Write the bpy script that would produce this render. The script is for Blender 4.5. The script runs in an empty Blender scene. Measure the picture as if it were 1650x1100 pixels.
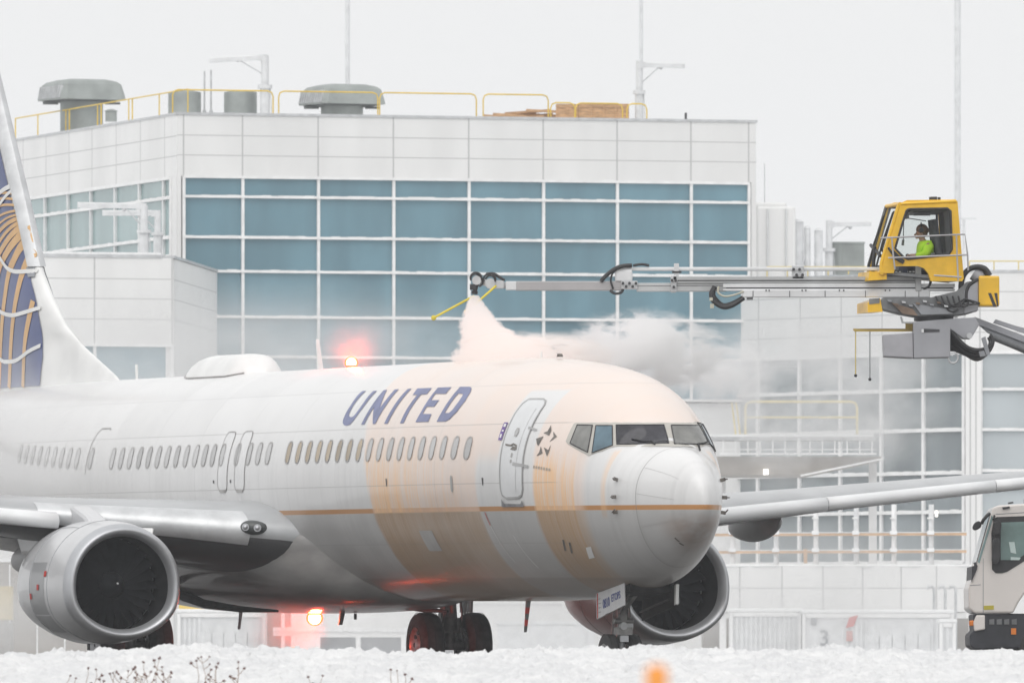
import bpy, bmesh, math, random
import numpy as np
from mathutils import Vector, Matrix, noise
from mathutils.geometry import tessellate_polygon
R = math.radians
rnd = random.Random(7)
sc = bpy.context.scene
col = sc.collection

# ---------------------------------------------------------------- camera
F, HZ, CZ = 20500.0, 1120.0, -0.30          # focal length in photo pixels, horizon row, eye height above the apron
cam_d = bpy.data.cameras.new('camera')
cam = bpy.data.objects.new('camera', cam_d); col.objects.link(cam)
cam.location = (0, 0, CZ); cam.rotation_euler = (R(90), 0, 0)
cam_d.sensor_width = 36; cam_d.lens = F / 1650 * 36
cam_d.shift_y = (HZ - 550) / 1650
cam_d.clip_start = 1; cam_d.clip_end = 20000
cam_d.dof.use_dof = True; cam_d.dof.focus_distance = 200; cam_d.dof.aperture_fstop = 11
sc.camera = cam
# ---------------------------------------------------------------- sky, sun, exposure
SUN_EL, SUN_AZ = R(52), R(195)
w = bpy.data.worlds.new('World'); sc.world = w; w.use_nodes = True
nt = w.node_tree; nt.nodes.clear()
sky = nt.nodes.new('ShaderNodeTexSky'); sky.sky_type = 'NISHITA'; sky.sun_disc = False
sky.sun_elevation = SUN_EL; sky.sun_rotation = SUN_AZ; sky.dust_density = 6; sky.air_density = 1.5
bw = nt.nodes.new('ShaderNodeHueSaturation'); bw.inputs['Saturation'].default_value = 0.12
mixn = nt.nodes.new('ShaderNodeMix'); mixn.data_type = 'RGBA'; mixn.inputs[0].default_value = 0.72
mixn.inputs[7].default_value = (10.9, 10.95, 11.0, 1)            # the cloud layer
bgn = nt.nodes.new('ShaderNodeBackground'); bgn.inputs['Strength'].default_value = 0.105
out = nt.nodes.new('ShaderNodeOutputWorld')
nt.links.new(sky.outputs[0], bw.inputs['Color']); nt.links.new(bw.outputs[0], mixn.inputs[6])
nt.links.new(mixn.outputs[2], bgn.inputs['Color']); nt.links.new(bgn.outputs[0], out.inputs[0])
sun_d = bpy.data.lights.new('sun', 'SUN'); sun_d.energy = .85; sun_d.angle = R(60); sun_d.color = (1, .97, .93)
sun = bpy.data.objects.new('sun', sun_d); col.objects.link(sun)
d = Vector((math.sin(SUN_AZ) * math.cos(SUN_EL), math.cos(SUN_AZ) * math.cos(SUN_EL), math.sin(SUN_EL)))
sun.rotation_euler = d.to_track_quat('Z', 'Y').to_euler()
sun.location = (-40, -60, 80)
sc.view_settings.view_transform = 'Standard'; sc.view_settings.look = 'None'
sc.view_settings.exposure = 0.0; sc.view_settings.gamma = 1
sc.cycles.use_denoising = True
sc.cycles.max_bounces = 32; sc.cycles.diffuse_bounces = 3; sc.cycles.glossy_bounces = 3
sc.cycles.transmission_bounces = 4; sc.cycles.volume_bounces = 32; sc.cycles.transparent_max_bounces = 8
sc.cycles.volume_step_rate = 1.0; sc.cycles.volume_max_steps = 128
sc.cycles.sample_clamp_indirect = 4
sc.cycles.caustics_reflective = False; sc.cycles.caustics_refractive = False

# ---------------------------------------------------------------- helpers
def at(px, py, Y):
    """world point at distance Y seen at photo pixel (px, py)"""
    return Vector(((px - 825) / F * Y, Y, (HZ - py) / F * Y + CZ))

class NV:
    """small wrapper for shader maths"""
    def __init__(s, nt, v): s.nt = nt; s.v = v
    def _op(s, op, *a):
        n = s.nt.nodes.new('ShaderNodeMath'); n.operation = op
        for i, x in enumerate((s,) + a):
            x = x.v if isinstance(x, NV) else x
            if isinstance(x, (int, float)): n.inputs[i].default_value = x
            else: s.nt.links.new(x, n.inputs[i])
        return NV(s.nt, n.outputs[0])
    def __add__(s, o): return s._op('ADD', o)
    def __sub__(s, o): return s._op('SUBTRACT', o)
    def __mul__(s, o): return s._op('MULTIPLY', o)
    def __truediv__(s, o): return s._op('DIVIDE', o)
    def __rsub__(s, o): return (s * -1) + o
    __radd__ = __add__; __rmul__ = __mul__
    def max(s, o): return s._op('MAXIMUM', o)
    def min(s, o): return s._op('MINIMUM', o)
    def abs(s): return s._op('ABSOLUTE')
    def pow(s, o): return s._op('POWER', o)
    def sat(s): return s.max(0.0).min(1.0)
    def ss(s, a, b):
        n = s.nt.nodes.new('ShaderNodeMapRange'); n.interpolation_type = 'SMOOTHSTEP'
        n.inputs['From Min'].default_value = a; n.inputs['From Max'].default_value = b
        s.nt.links.new(s.v, n.inputs['Value']); return NV(s.nt, n.outputs[0])
    def band(s, a, b, e=.02): return s.ss(a - e, a + e) * (1 - s.ss(b - e, b + e))

def mixc(nt, fac, a, b, mode='MIX'):
    n = nt.nodes.new('ShaderNodeMix'); n.data_type = 'RGBA'; n.blend_type = mode
    for i, x in ((0, fac), (6, a), (7, b)):
        x = x.v if isinstance(x, NV) else x
        if isinstance(x, (int, float)): n.inputs[i].default_value = x
        elif isinstance(x, tuple): n.inputs[i].default_value = (*x, 1) if len(x) == 3 else x
        else: nt.links.new(x, n.inputs[i])
    return n.outputs[2]

def coords(nt, kind='Object'):
    t = nt.nodes.new('ShaderNodeTexCoord'); s = nt.nodes.new('ShaderNodeSeparateXYZ')
    nt.links.new(t.outputs[kind], s.inputs[0])
    return [NV(nt, s.outputs[i]) for i in range(3)]

def vec(nt, x, y, z):
    c = nt.nodes.new('ShaderNodeCombineXYZ')
    for i, v in enumerate((x, y, z)):
        v = v.v if isinstance(v, NV) else v
        if isinstance(v, (int, float)): c.inputs[i].default_value = v
        else: nt.links.new(v, c.inputs[i])
    return c.outputs[0]

def nz(nt, v, scale=1.0, detail=3.0, rough=.55):
    n = nt.nodes.new('ShaderNodeTexNoise'); n.inputs['Scale'].default_value = scale
    n.inputs['Detail'].default_value = detail; n.inputs['Roughness'].default_value = rough
    if v is not None: nt.links.new(v, n.inputs['Vector'])
    return NV(nt, n.outputs[0])

def base_mat(name):
    m = bpy.data.materials.new(name); m.use_nodes = True
    return m, m.node_tree, m.node_tree.nodes['Principled BSDF']

def M(name, c, rough=.5, metal=0.0, var=.12, scale=3.0, coat=0.0, emit=0.0, bump=0.0, spec=.5, stretch=(1, 1, 1), objvar=0.0):
    m, nt, p = base_mat(name)
    p.inputs['Base Color'].default_value = (*c, 1); p.inputs['Roughness'].default_value = rough
    p.inputs['Metallic'].default_value = metal; p.inputs['Coat Weight'].default_value = coat
    p.inputs['Specular IOR Level'].default_value = spec
    if emit:
        p.inputs['Emission Color'].default_value = (*c, 1); p.inputs['Emission Strength'].default_value = emit
    if var or objvar:
        x, y, z = coords(nt)
        n = nz(nt, vec(nt, x * stretch[0], y * stretch[1], z * stretch[2]), scale, 4)
        f = n.ss(.25, .75)
        if objvar:
            oi = nt.nodes.new('ShaderNodeObjectInfo')
            f = (f * (1 - objvar) + NV(nt, oi.outputs['Random']) * objvar)
        lo = tuple(v * (1 - var) for v in c); hi = tuple(min(1, v * (1 + var)) for v in c)
        nt.links.new(mixc(nt, f, lo, hi), p.inputs['Base Color'])
        if bump:
            b = nt.nodes.new('ShaderNodeBump'); b.inputs['Strength'].default_value = bump; b.inputs['Distance'].default_value = .02
            nt.links.new(n.v, b.inputs['Height']); nt.links.new(b.outputs[0], p.inputs['Normal'])
    return m

def curvy(line, n=5):
    P = [Vector(p) for p in line]; q = []
    for i in range(len(P) - 1):
        a, b, c, d = P[max(i - 1, 0)], P[i], P[i + 1], P[min(i + 2, len(P) - 1)]
        for k in range(n):
            t = k / n; q.append(tuple(.5 * (2 * b + (c - a) * t + (2 * a - 5 * b + 4 * c - d) * t * t + (3 * b - a - 3 * c + d) * t ** 3)))
    return q + [tuple(P[-1])]

class MB:
    """collects simple solids into one mesh object"""
    def __init__(s): s.v = []; s.f = []; s.mi = []; s.sm = []
    def add(s, vs, fs, mi=0, smooth=False):
        o = len(s.v); s.v += [tuple(q) for q in vs]
        for f in fs: s.f.append(tuple(i + o for i in f)); s.mi.append(mi); s.sm.append(smooth)
        return s
    def box(s, c, d, mi=0, m=None):
        x, y, z = (q / 2 for q in d); c = Vector(c)
        vs = [Vector((sx * x, sy * y, sz * z)) for sx in (-1, 1) for sy in (-1, 1) for sz in (-1, 1)]
        vs = [(m @ q if m else q) + c for q in vs]
        return s.add(vs, [(0, 1, 3, 2), (4, 6, 7, 5), (0, 4, 5, 1), (2, 3, 7, 6), (0, 2, 6, 4), (1, 5, 7, 3)], mi)
    def bar(s, a, b, w, h=None, mi=0, up=(0, 0, 1)):
        """square bar from a to b"""
        a, b = Vector(a), Vector(b); h = h or w
        t = (b - a).normalized(); u = Vector(up)
        if abs(t.dot(u)) > .98: u = Vector((1, 0, 0))
        r = t.cross(u).normalized(); u = r.cross(t)
        vs = [p + r * (sx * w / 2) + u * (sz * h / 2) for p in (a, b) for sx, sz in ((-1, -1), (1, -1), (1, 1), (-1, 1))]
        return s.add(vs, [(3, 2, 1, 0), (4, 5, 6, 7), (0, 1, 5, 4), (1, 2, 6, 5), (2, 3, 7, 6), (3, 0, 4, 7)], mi)
    def cyl(s, a, b, r0, r1=None, n=16, mi=0, caps=True, smooth=True):
        a, b = Vector(a), Vector(b); r1 = r0 if r1 is None else r1
        t = (b - a).normalized(); u = Vector((0, 0, 1)) if abs(t.z) < .9 else Vector((1, 0, 0))
        r = t.cross(u).normalized(); u = r.cross(t)
        vs = []
        for p, q in ((a, r0), (b, r1)):
            vs += [p + (r * math.cos(k * 2 * math.pi / n) + u * math.sin(k * 2 * math.pi / n)) * q for k in range(n)]
        s.add(vs, [(k, k + n, (k + 1) % n + n, (k + 1) % n) for k in range(n)], mi, smooth)
        if caps: s.add(vs[:n], [tuple(range(n))], mi); s.add(vs[n:], [tuple(reversed(range(n)))], mi)
        return s
    def tube(s, pts, r, n=8, mi=0):
        pts = [Vector(p) for p in pts]
        vs = []; N = len(pts); prev = None
        for i, p in enumerate(pts):
            t = (pts[min(i + 1, N - 1)] - pts[max(i - 1, 0)]).normalized()
            u = prev if prev is not None else (Vector((0, 0, 1)) if abs(t.z) < .9 else Vector((1, 0, 0)))
            rr = t.cross(u).normalized(); u = rr.cross(t).normalized(); prev = u
            q = r[i] if isinstance(r, (list, tuple)) else r
            vs += [p + (rr * math.cos(k * 2 * math.pi / n) + u * math.sin(k * 2 * math.pi / n)) * q for k in range(n)]
        fs = [(i * n + k, i * n + (k + 1) % n, (i + 1) * n + (k + 1) % n, (i + 1) * n + k) for i in range(N - 1) for k in range(n)]
        s.add(vs, fs, mi, True)
        s.add(vs[:n], [tuple(reversed(range(n)))], mi); s.add(vs[-n:], [tuple(range(n))], mi)
        return s
    def hose(s, pts, r, n=8, mi=0):
        P = [Vector(p) for p in pts]; q = []
        rs = r if isinstance(r, (list, tuple)) else None; rq = []
        for i in range(len(P) - 1):
            a, b, c, d = P[max(i - 1, 0)], P[i], P[i + 1], P[min(i + 2, len(P) - 1)]
            for k in range(5):
                t = k / 5; q.append(.5 * (2 * b + (c - a) * t + (2 * a - 5 * b + 4 * c - d) * t * t + (3 * b - a - 3 * c + d) * t ** 3))
                if rs: rq.append(rs[i] + (rs[i + 1] - rs[i]) * t)
        q.append(P[-1])
        if rs: rq.append(rs[-1])
        return s.tube(q, rq if rs else r, n, mi)
    def prism(s, poly, y0, y1, mi=0, fr=None):
        """poly: (u, v) outline; thickness y0..y1; fr maps (u, y, v) to a point"""
        fr = fr or (lambda u, y, v: (u, y, v))
        n = len(poly)
        if sum(poly[i][0] * poly[(i + 1) % n][1] - poly[(i + 1) % n][0] * poly[i][1] for i in range(n)) < 0: poly = poly[::-1]
        vs = [fr(u, y0, v) for u, v in poly] + [fr(u, y1, v) for u, v in poly]
        tr = tessellate_polygon([[Vector((u, v, 0)) for u, v in poly]])
        fs = []
        for t in tr:
            a, b, c = t
            q = (poly[b][0] - poly[a][0]) * (poly[c][1] - poly[a][1]) - (poly[c][0] - poly[a][0]) * (poly[b][1] - poly[a][1])
            t = t if q > 0 else t[::-1]
            fs.append(tuple(t)); fs.append(tuple(i + n for i in reversed(t)))
        fs += [((i + 1) % n, i, i + n, (i + 1) % n + n) for i in range(n)]
        return s.add(vs, fs, mi)
    def lathe(s, prof, fr, n=48, mi=0, shape=None):
        """prof: (axial, radius); fr maps (axial, a, b) to a point; shape(ang, axial) scales the radius"""
        vs = []; k = len(prof)
        for (x, r) in prof:
            for i in range(n):
                a = i * 2 * math.pi / n; q = r * (shape(a, x) if shape else 1)
                vs.append(fr(x, q * math.cos(a), q * math.sin(a)))
        fs = [(j * n + i, j * n + (i + 1) % n, (j + 1) * n + (i + 1) % n, (j + 1) * n + i) for j in range(k - 1) for i in range(n)]
        return s.add(vs, fs, mi, True)
    def ball(s, c, r, n=10, mi=0, sq=(1, 1, 1)):
        c = Vector(c); vs = []; k = n // 2 + 1
        for j in range(k + 1):
            t = math.pi * j / k
            for i in range(n):
                a = 2 * math.pi * i / n
                vs.append(c + Vector((r * math.sin(t) * math.cos(a) * sq[0], r * math.sin(t) * math.sin(a) * sq[1], r * math.cos(t) * sq[2])))
        fs = [(j * n + i, (j + 1) * n + i, (j + 1) * n + (i + 1) % n, j * n + (i + 1) % n) for j in range(k) for i in range(n)]
        return s.add(vs, fs, mi, True)
    def build(s, name, mats, parent=None, bevel=0.0):
        me = bpy.data.meshes.new(name); me.from_pydata(s.v, [], s.f)
        for m in (mats if isinstance(mats, (list, tuple)) else [mats]): me.materials.append(m)
        me.polygons.foreach_set('material_index', s.mi); me.polygons.foreach_set('use_smooth', s.sm)
        me.update()
        o = bpy.data.objects.new(name, me); col.objects.link(o)
        if parent: o.parent = parent
        if bevel:
            b = o.modifiers.new('bevel', 'BEVEL'); b.width = bevel; b.segments = 2; b.limit_method = 'ANGLE'
        return o

def tag(o, label=None, cat=None, group=None, kind=None):
    if label: o['label'] = label
    if cat: o['category'] = cat
    if group: o['group'] = group
    if kind: o['kind'] = kind
    return o
def empty(name, loc, label, cat, group=None, rot=(0, 0, 0)):
    o = bpy.data.objects.new(name, None); col.objects.link(o); o.location = loc; o.rotation_euler = rot
    o.empty_display_size = .3
    return tag(o, label, cat, group)
def smooth_fix(o):
    """merge doubles and point the normals outward"""
    bm = bmesh.new(); bm.from_mesh(o.data); bmesh.ops.remove_doubles(bm, verts=bm.verts, dist=1e-4)
    bmesh.ops.recalc_face_normals(bm, faces=bm.faces); bm.to_mesh(o.data); bm.free(); return o

# ---------------------------------------------------------------- materials
WHITE_CLAD = M('white_cladding', (.72, .72, .715), .55, var=.06, scale=.5, stretch=(1, 1, .25))
WHITE_MULL = M('white_mullion', (.78, .78, .78), .5, var=.08, scale=2)
JOINT = M('cladding_joint', (.47, .47, .47), .7, var=.05)
SNOWM = M('snow', (.80, .805, .81), .8, var=.05, scale=4, bump=.4)
YELLOW = M('yellow_paint', (.72, .50, .06), .5, var=.12, scale=2)
PALE_YEL = M('pale_yellow_paint', (.62, .50, .18), .55, var=.12, scale=2)
GALV = M('galvanised_steel', (.52, .53, .54), .45, .35, var=.15, scale=4)
PALEST = M('pale_grey_steel', (.66, .67, .68), .5, .1, var=.1, scale=3)
VENT = M('vent_sheet_metal', (.30, .325, .315), .55, .2, var=.15, scale=1.2)
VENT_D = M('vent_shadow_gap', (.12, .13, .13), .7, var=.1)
WOOD = M('raw_timber', (.48, .29, .15), .75, var=.3, scale=3, stretch=(1, 1, 8))
BLACK = M('black_rubber', (.022, .022, .024), .65, var=.3, scale=9)
DARK = M('dark_metal', (.05, .05, .055), .5, .3, var=.3, scale=6)
GREYM = M('grey_paint', (.27, .28, .30), .45, var=.15, scale=2)
GREYBR = M('brown_grey_panel', (.30, .28, .26), .7, var=.15, scale=.5)
ORANGE_W = M('tan_rail', (.55, .36, .22), .7, var=.2, scale=2)
ALU = M('bare_aluminium', (.62, .63, .64), .46, .45, var=.12, scale=3)
WHITE = M('white_paint', (.78, .78, .77), .35, var=.07, scale=1.5, coat=.2)
RED = M('red_paint', (.55, .03, .02), .5, var=.1)
NAVY = M('navy_paint', (.045, .065, .24), .35, var=.12, scale=1.5, coat=.3)
CHROME = M('polished_lip', (.50, .51, .53), .38, .6, var=.08, scale=2)
LAMP = M('lamp_glow', (1, .95, .88), .3, var=0, emit=1.6)

def glass_mat(name, c, rough, ior, var):
    m, nt, p = base_mat(name)
    x, y, z = coords(nt)
    oi = nt.nodes.new('ShaderNodeObjectInfo'); r = NV(nt, oi.outputs['Random'])
    n = nz(nt, vec(nt, x * .9 + r * 31, y * .9, z * .22), .6, 3)
    f = (n.ss(.3, .72) * .65 + r * .35)
    nt.links.new(mixc(nt, f, tuple(v * (1 - var) for v in c), tuple(v * (1 + var) for v in c)), p.inputs['Base Color'])
    p.inputs['Roughness'].default_value = rough; p.inputs['IOR'].default_value = ior
    return m
TEAL = glass_mat('teal_glazing', (.125, .24, .295), .10, 1.55, .20)
PALE_TEAL = glass_mat('pale_teal_glazing', (.24, .34, .345), .12, 1.7, .16)
GREY_GLASS = glass_mat('grey_glazing', (.23, .26, .275), .14, 1.6, .22)
PALE_GLASS = glass_mat('pale_grey_glazing', (.42, .46, .48), .14, 1.6, .10)
# ---------------------------------------------------------------- ground
def ground():
    apron_m, nt, p = base_mat('wet_apron')
    x, y, z = coords(nt)
    n = nz(nt, vec(nt, x, y, z), .12, 6); n2 = nz(nt, vec(nt, x, y, z), 1.4, 4)
    f = (n * .7 + n2 * .3).ss(.46, .66)
    nt.links.new(mixc(nt, f, (.055, .053, .05), (.36, .35, .34)), p.inputs['Base Color'])
    rr = nt.nodes.new('ShaderNodeMapRange'); nt.links.new(f.v, rr.inputs[0]); rr.inputs[3].default_value = .12; rr.inputs[4].default_value = .7
    nt.links.new(rr.outputs[0], p.inputs['Roughness'])
    # one sheet, from behind the camera to the horizon: low grass field, rise, level apron
    ys = [-60, 0, 60, 95, 112, 126, 136, 150, 165, 240, 400, 700, 1500, 2600]
    zs = [-2.2, -2.1, -1.7, -1.1, -.55, -.12, -.10, -.04, 0, 0, 0, 0, 0, 0]
    xs = [-1200, -600, -120, -40, -12, 0, 12, 40, 120, 600, 1200]
    vs = [(x, y, z) for y, z in zip(ys, zs) for x in xs]
    n = len(xs); fs = []; mi = []
    for j in range(len(ys) - 1):
        for i in range(n - 1):
            fs.append((j * n + i, j * n + i + 1, (j + 1) * n + i + 1, (j + 1) * n + i))
            mi.append(0 if ys[j] >= 150 and ys[j] < 400 else 1)
    b = MB(); b.v = vs; b.f = fs; b.mi = mi; b.sm = [False] * len(fs)
    tag(b.build('ground', [apron_m, SNOWM]), kind='structure')
    # rough ploughed snow bank in front of the apron
    m, nt, p = base_mat('ploughed_snow')
    x, y, z = coords(nt)
    n = nz(nt, vec(nt, x, y, z), 5, 6, .65); n2 = nz(nt, vec(nt, x, y, z), .9, 3)
    nt.links.new(mixc(nt, (n * .5 + n2 * .5).ss(.35, .65), (.66, .665, .675), (.79, .79, .79)), p.inputs['Base Color'])
    p.inputs['Roughness'].default_value = .75
    p.inputs['Subsurface Weight'].default_value = .0
    b2 = nt.nodes.new('ShaderNodeBump'); b2.inputs['Strength'].default_value = .9; b2.inputs['Distance'].default_value = .06
    nt.links.new(n.v, b2.inputs['Height']); nt.links.new(b2.outputs[0], p.inputs['Normal'])
    NX, NY = 760, 260
    X0_, X1_, Ya, Yb = -11.0, 11.0, 111.0, 140.0
    vs = []
    for j in range(NY):
        t = j / (NY - 1); y = Ya + (Yb - Ya) * t
        if y < 130: base = -.39 + .52 * ((y - Ya) / (130 - Ya)) ** .8
        else: base = .13 - .35 * ((y - 130) / 10) ** 1.4
        edge = min(1, t * 8)
        for i in range(NX):
            x = X0_ + (X1_ - X0_) * i / (NX - 1)
            q = Vector((x * 1.0, y * .55, 0))
            h = .10 * noise.noise(q * .45) + .085 * abs(noise.noise(q * 1.7 + Vector((5, 0, 0)))) + .075 * max(0, noise.noise(q * 4.1)) + .06 * abs(noise.noise(q * 9.0)) + .04 * max(0, noise.noise(q * 17 + Vector((3, 1, 0)))) + .02 * noise.noise(q * 31)
            vs.append((x, y, base + h * edge - .03))
    fs = [(j * NX + i, j * NX + i + 1, (j + 1) * NX + i + 1, (j + 1) * NX + i) for j in range(NY - 1) for i in range(NX - 1)]
    b = MB(); b.v = vs; b.f = fs; b.mi = [0] * len(fs); b.sm = [True] * len(fs)
    o = tag(b.build('snow_bank', m), 'rough bank of ploughed snow along the bottom edge of the picture', kind='structure')
    return vs, NX, NY, (X0_, X1_, Ya, Yb)
SNOW_V, SNX, SNY, SNB = ground()
def snow_z(x, y):
    i = min(SNX - 1, max(0, round((x - SNB[0]) / (SNB[1] - SNB[0]) * (SNX - 1)))); j = min(SNY - 1, max(0, round((y - SNB[2]) / (SNB[3] - SNB[2]) * (SNY - 1))))
    return SNOW_V[j * SNX + i][2]

# ---------------------------------------------------------------- terminal
DIRF = Vector((math.cos(R(17.0)), math.sin(R(17.0)), 0))      # along the main front
DIRL = Vector((-math.sin(R(17.0)), math.cos(R(17.0)), 0))     # along the left return
CORNER = at(286, 1120, 500); CORNER.z = 0
def hz(py, p):                    # height of photo row py at plan point p
    return (HZ - py) / F * p.y + CZ
def along(o, d, px):              # distance along plan line o + d*t seen at photo column px
    u = (px - 825) / F
    return (u * o.y - o.x) / (d.x - u * d.y)
class Face:
    """a wall plane: t along it, z up, n outward"""
    def __init__(s, o, d):
        s.o, s.d = o.copy(), d.copy(); s.n = Vector((d.y, -d.x, 0))
    def p(s, t, z, out=0.0): q = s.o + s.d * t + s.n * out; return Vector((q.x, q.y, z))
    def t(s, px): return along(s.o, s.d, px)
    def slab(s, b, t0, t1, z0, z1, o0, o1, mi=0):
        vs = [s.p(t, z, o) for t in (t0, t1) for o in (o0, o1) for z in (z0, z1)]
        b.add(vs, [(0, 1, 3, 2), (4, 6, 7, 5), (0, 4, 5, 1), (2, 3, 7, 6), (0, 2, 6, 4), (1, 5, 7, 3)], mi)

def glazing(f, root, cols, rows, gm, mw=.115, out=0.0, skip=(), rough=True, mw2=None):
    """every pane an object of its own, mullions and snow-covered transoms as one frame"""
    k = 0
    for a, b_ in zip(cols, cols[1:]):
        for c, d_ in zip(rows, rows[1:]):
            b = MB(); f.slab(b, a, b_, d_, c, out - .05, out); b.build('window_pane', gm, root); k += 1
    b = MB(); mw2 = mw2 or mw
    for t in cols: f.slab(b, t - mw / 2, t + mw / 2, rows[-1], rows[0], out + .004, out + .11)
    for z in rows:
        n = max(6, int((cols[-1] - cols[0]) / .35)); ts = [cols[0] + (cols[-1] - cols[0]) * i / n for i in range(n + 1)]
        for a, b_ in zip(ts, ts[1:]):       # uneven snow lying on the ledge
            h = mw2 * (.42 + (.24 * rnd.random() if rough else 0))
            f.slab(b, a, b_, z - mw2 * .42, z + h, out + .006, out + .16 + .003 * rnd.random())
    return b.build('window_frame', WHITE_MULL, root)

def cladding(f, root, t0, t1, z0, z1, joints_t, joints_z, depth=.4, out=.02):
    b = MB(); f.slab(b, t0, t1, z0, z1, out - depth, out)
    o = b.build('cladding', WHITE_CLAD, root)
    b = MB()
    for t in joints_t: f.slab(b, t - .03, t + .03, z0, z1, out, out + .004)
    for z in joints_z: f.slab(b, t0, t1, z - .018, z + .018, out, out + .003)
    if b.v: b.build('panel_joints', JOINT, root)
    return o

def main_block():
    root = empty('terminal_building', CORNER, 'white clad terminal block with teal glass grid and yellow roof railings', 'building')
    front, left = Face(CORNER, DIRF), Face(CORNER + DIRL * 27, -DIRL)
    inv_parent = root.matrix_basis
    root.location = (0, 0, 0)
    P = Vector((0, 500.8, 0)); z = lambda py: hz(py, P)
    zr, zg = z(186.4), z(286)
    T1 = front.t(1218)
    cols = [front.t(p) for p in (295.5, 390.5, 512.4, 633.6, 755, 875, 994, 1113, 1206)]
    rows = [zg, z(317.4), z(382.7), z(437.4), z(510.5), z(574.6), z(640)]
    glazing(front, root, cols, rows, TEAL)
    cladding(front, root, 0, T1, zg + .04, zr, cols, [z(219), z(251)])
    b = MB()
    front.slab(b, 0, cols[0] - .10, 0, zg + .04, -.4, .05); front.slab(b, cols[-1] + .10, T1, 0, zg + .04, -.4, .05)
    b.build('corner_pier', WHITE_CLAD, root)
    b = MB(); front.slab(b, cols[0], cols[-1], 0, z(640) - .1, -.4, -.06); b.build('lower_wall', WHITE_CLAD, root)
    # left return (t runs from far end to the corner)
    L = 27.0; lf = left
    zz = lambda py: (HZ - py) / F * 500 + CZ
    cl = [L - along(CORNER, DIRL, p) for p in (38, 75, 112, 149, 188, 227, 266)]
    glazing(lf, root, [0.5] + cl + [L - .75], [zz(286), zz(317.5), zz(381.5), zz(412)], PALE_TEAL, .13)
    cladding(lf, root, 0, L, zz(286) + .04, zr, cl, [zz(219), zz(251)])
    b = MB(); lf.slab(b, 0, L, 0, zz(412) - .1, -.4, -.06); lf.slab(b, L - .68, L, 0, zz(286) + .04, -.05, .045)
    b.build('return_wall', WHITE_CLAD, root)
    b = MB()
    q0, q1, q2, q3 = front.p(0, 0), front.p(T1, 0), front.p(T1, 0, -27), front.p(0, 0, -27)
    def sheet(zv, dz, ins):
        c = (q0 + q1 + q2 + q3) / 4
        vs = [q + (c - q).normalized() * ins for q in (q0, q1, q2, q3)]
        b.add([v + Vector((0, 0, zv)) for v in vs] + [v + Vector((0, 0, zv + dz)) for v in vs],
              [(3, 2, 1, 0), (4, 5, 6, 7), (0, 1, 5, 4), (1, 2, 6, 5), (2, 3, 7, 6), (3, 0, 4, 7)])
    sheet(zr - .25, .2, .5); b.build('roof', SNOWM, root)
    b = MB(); front.slab(b, -.05, T1 + .05, zr, zr + .10, -.42, .07); lf.slab(b, 0, L + .04, zr, zr + .09, -.42, .06)
    b.build('parapet_cap', GALV, root)
    b = MB()
    for f_, tt in ((Face(q1, DIRL), 27.0), (Face(q2, -DIRF), T1), (Face(q3, -DIRL), 27)):
        if tt == 27 and f_.o == q3: continue
        f_.slab(b, .42, tt - .01, 0, zr - .01, -.4, 0)
    b.build('side_wall', WHITE_CLAD, root)
    return front, left, zr, T1
FRONT, LEFT, ZROOF, TEND = main_block()

def annex():
    """low clad block standing forward of the left return"""
    root = empty('terminal_annex', (0, 0, 0), 'low white clad annex with a window band, in front of the terminal left corner', 'building')
    o = at(60, 1120, 486); o.z = 0
    f = Face(at(-60, 1120, 482) * Vector((1, 1, 0)) if False else Vector((at(-60, 1120, 482).x, 482, 0)), DIRF)
    tc = f.t(279); ts = [f.t(p) for p in (30, 152)]
    P = f.p(tc, 0); z = lambda py: hz(py, P)
    zt = z(416)
    cladding(f, root, 0, tc, z(555), zt, ts + [f.t(277)], [z(450), z(482), z(515)])
    cols = [0.3] + ts + [f.t(276)]
    glazing(f, root, cols, [z(557), z(630), z(700)], TEAL)
    b = MB(); f.slab(b, tc - .30, tc, 0, z(555) - .01, -.4, .04); f.slab(b, 0, tc - .3, 0, z(700) - .1, -.4, -.06)
    b.build('lower_wall', WHITE_CLAD, root)
    e_ = FRONT.p(FRONT.t(350), 0) - f.p(tc, 0); L = e_.length - .02; s = Face(f.p(tc, 0), e_.normalized())
    cladding(s, root, .4, L, 0, zt - .02, [L - .6], [z(450), z(482), z(515)], out=.0)
    b = MB(); s.slab(b, -.06, L, zt, zt + .10, -.5, .05); f.slab(b, 0, tc - .45, zt, zt + .12, -.5, .06); b.build('parapet_cap', GALV, root)
    b = MB(); b.add([f.p(0, zt - .2, -.1), f.p(tc - .1, zt - .2, -.1), f.p(tc - .1, zt - .2, -L), f.p(0, zt - .2, -L)], [(0, 1, 2, 3)]); b.build('roof', SNOWM, root)
    b = MB(); f.slab(b, .0, tc - .5, zt + .12, zt + .2, -.5, .05); b.build('roof_snow', SNOWM, root)
annex()

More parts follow.
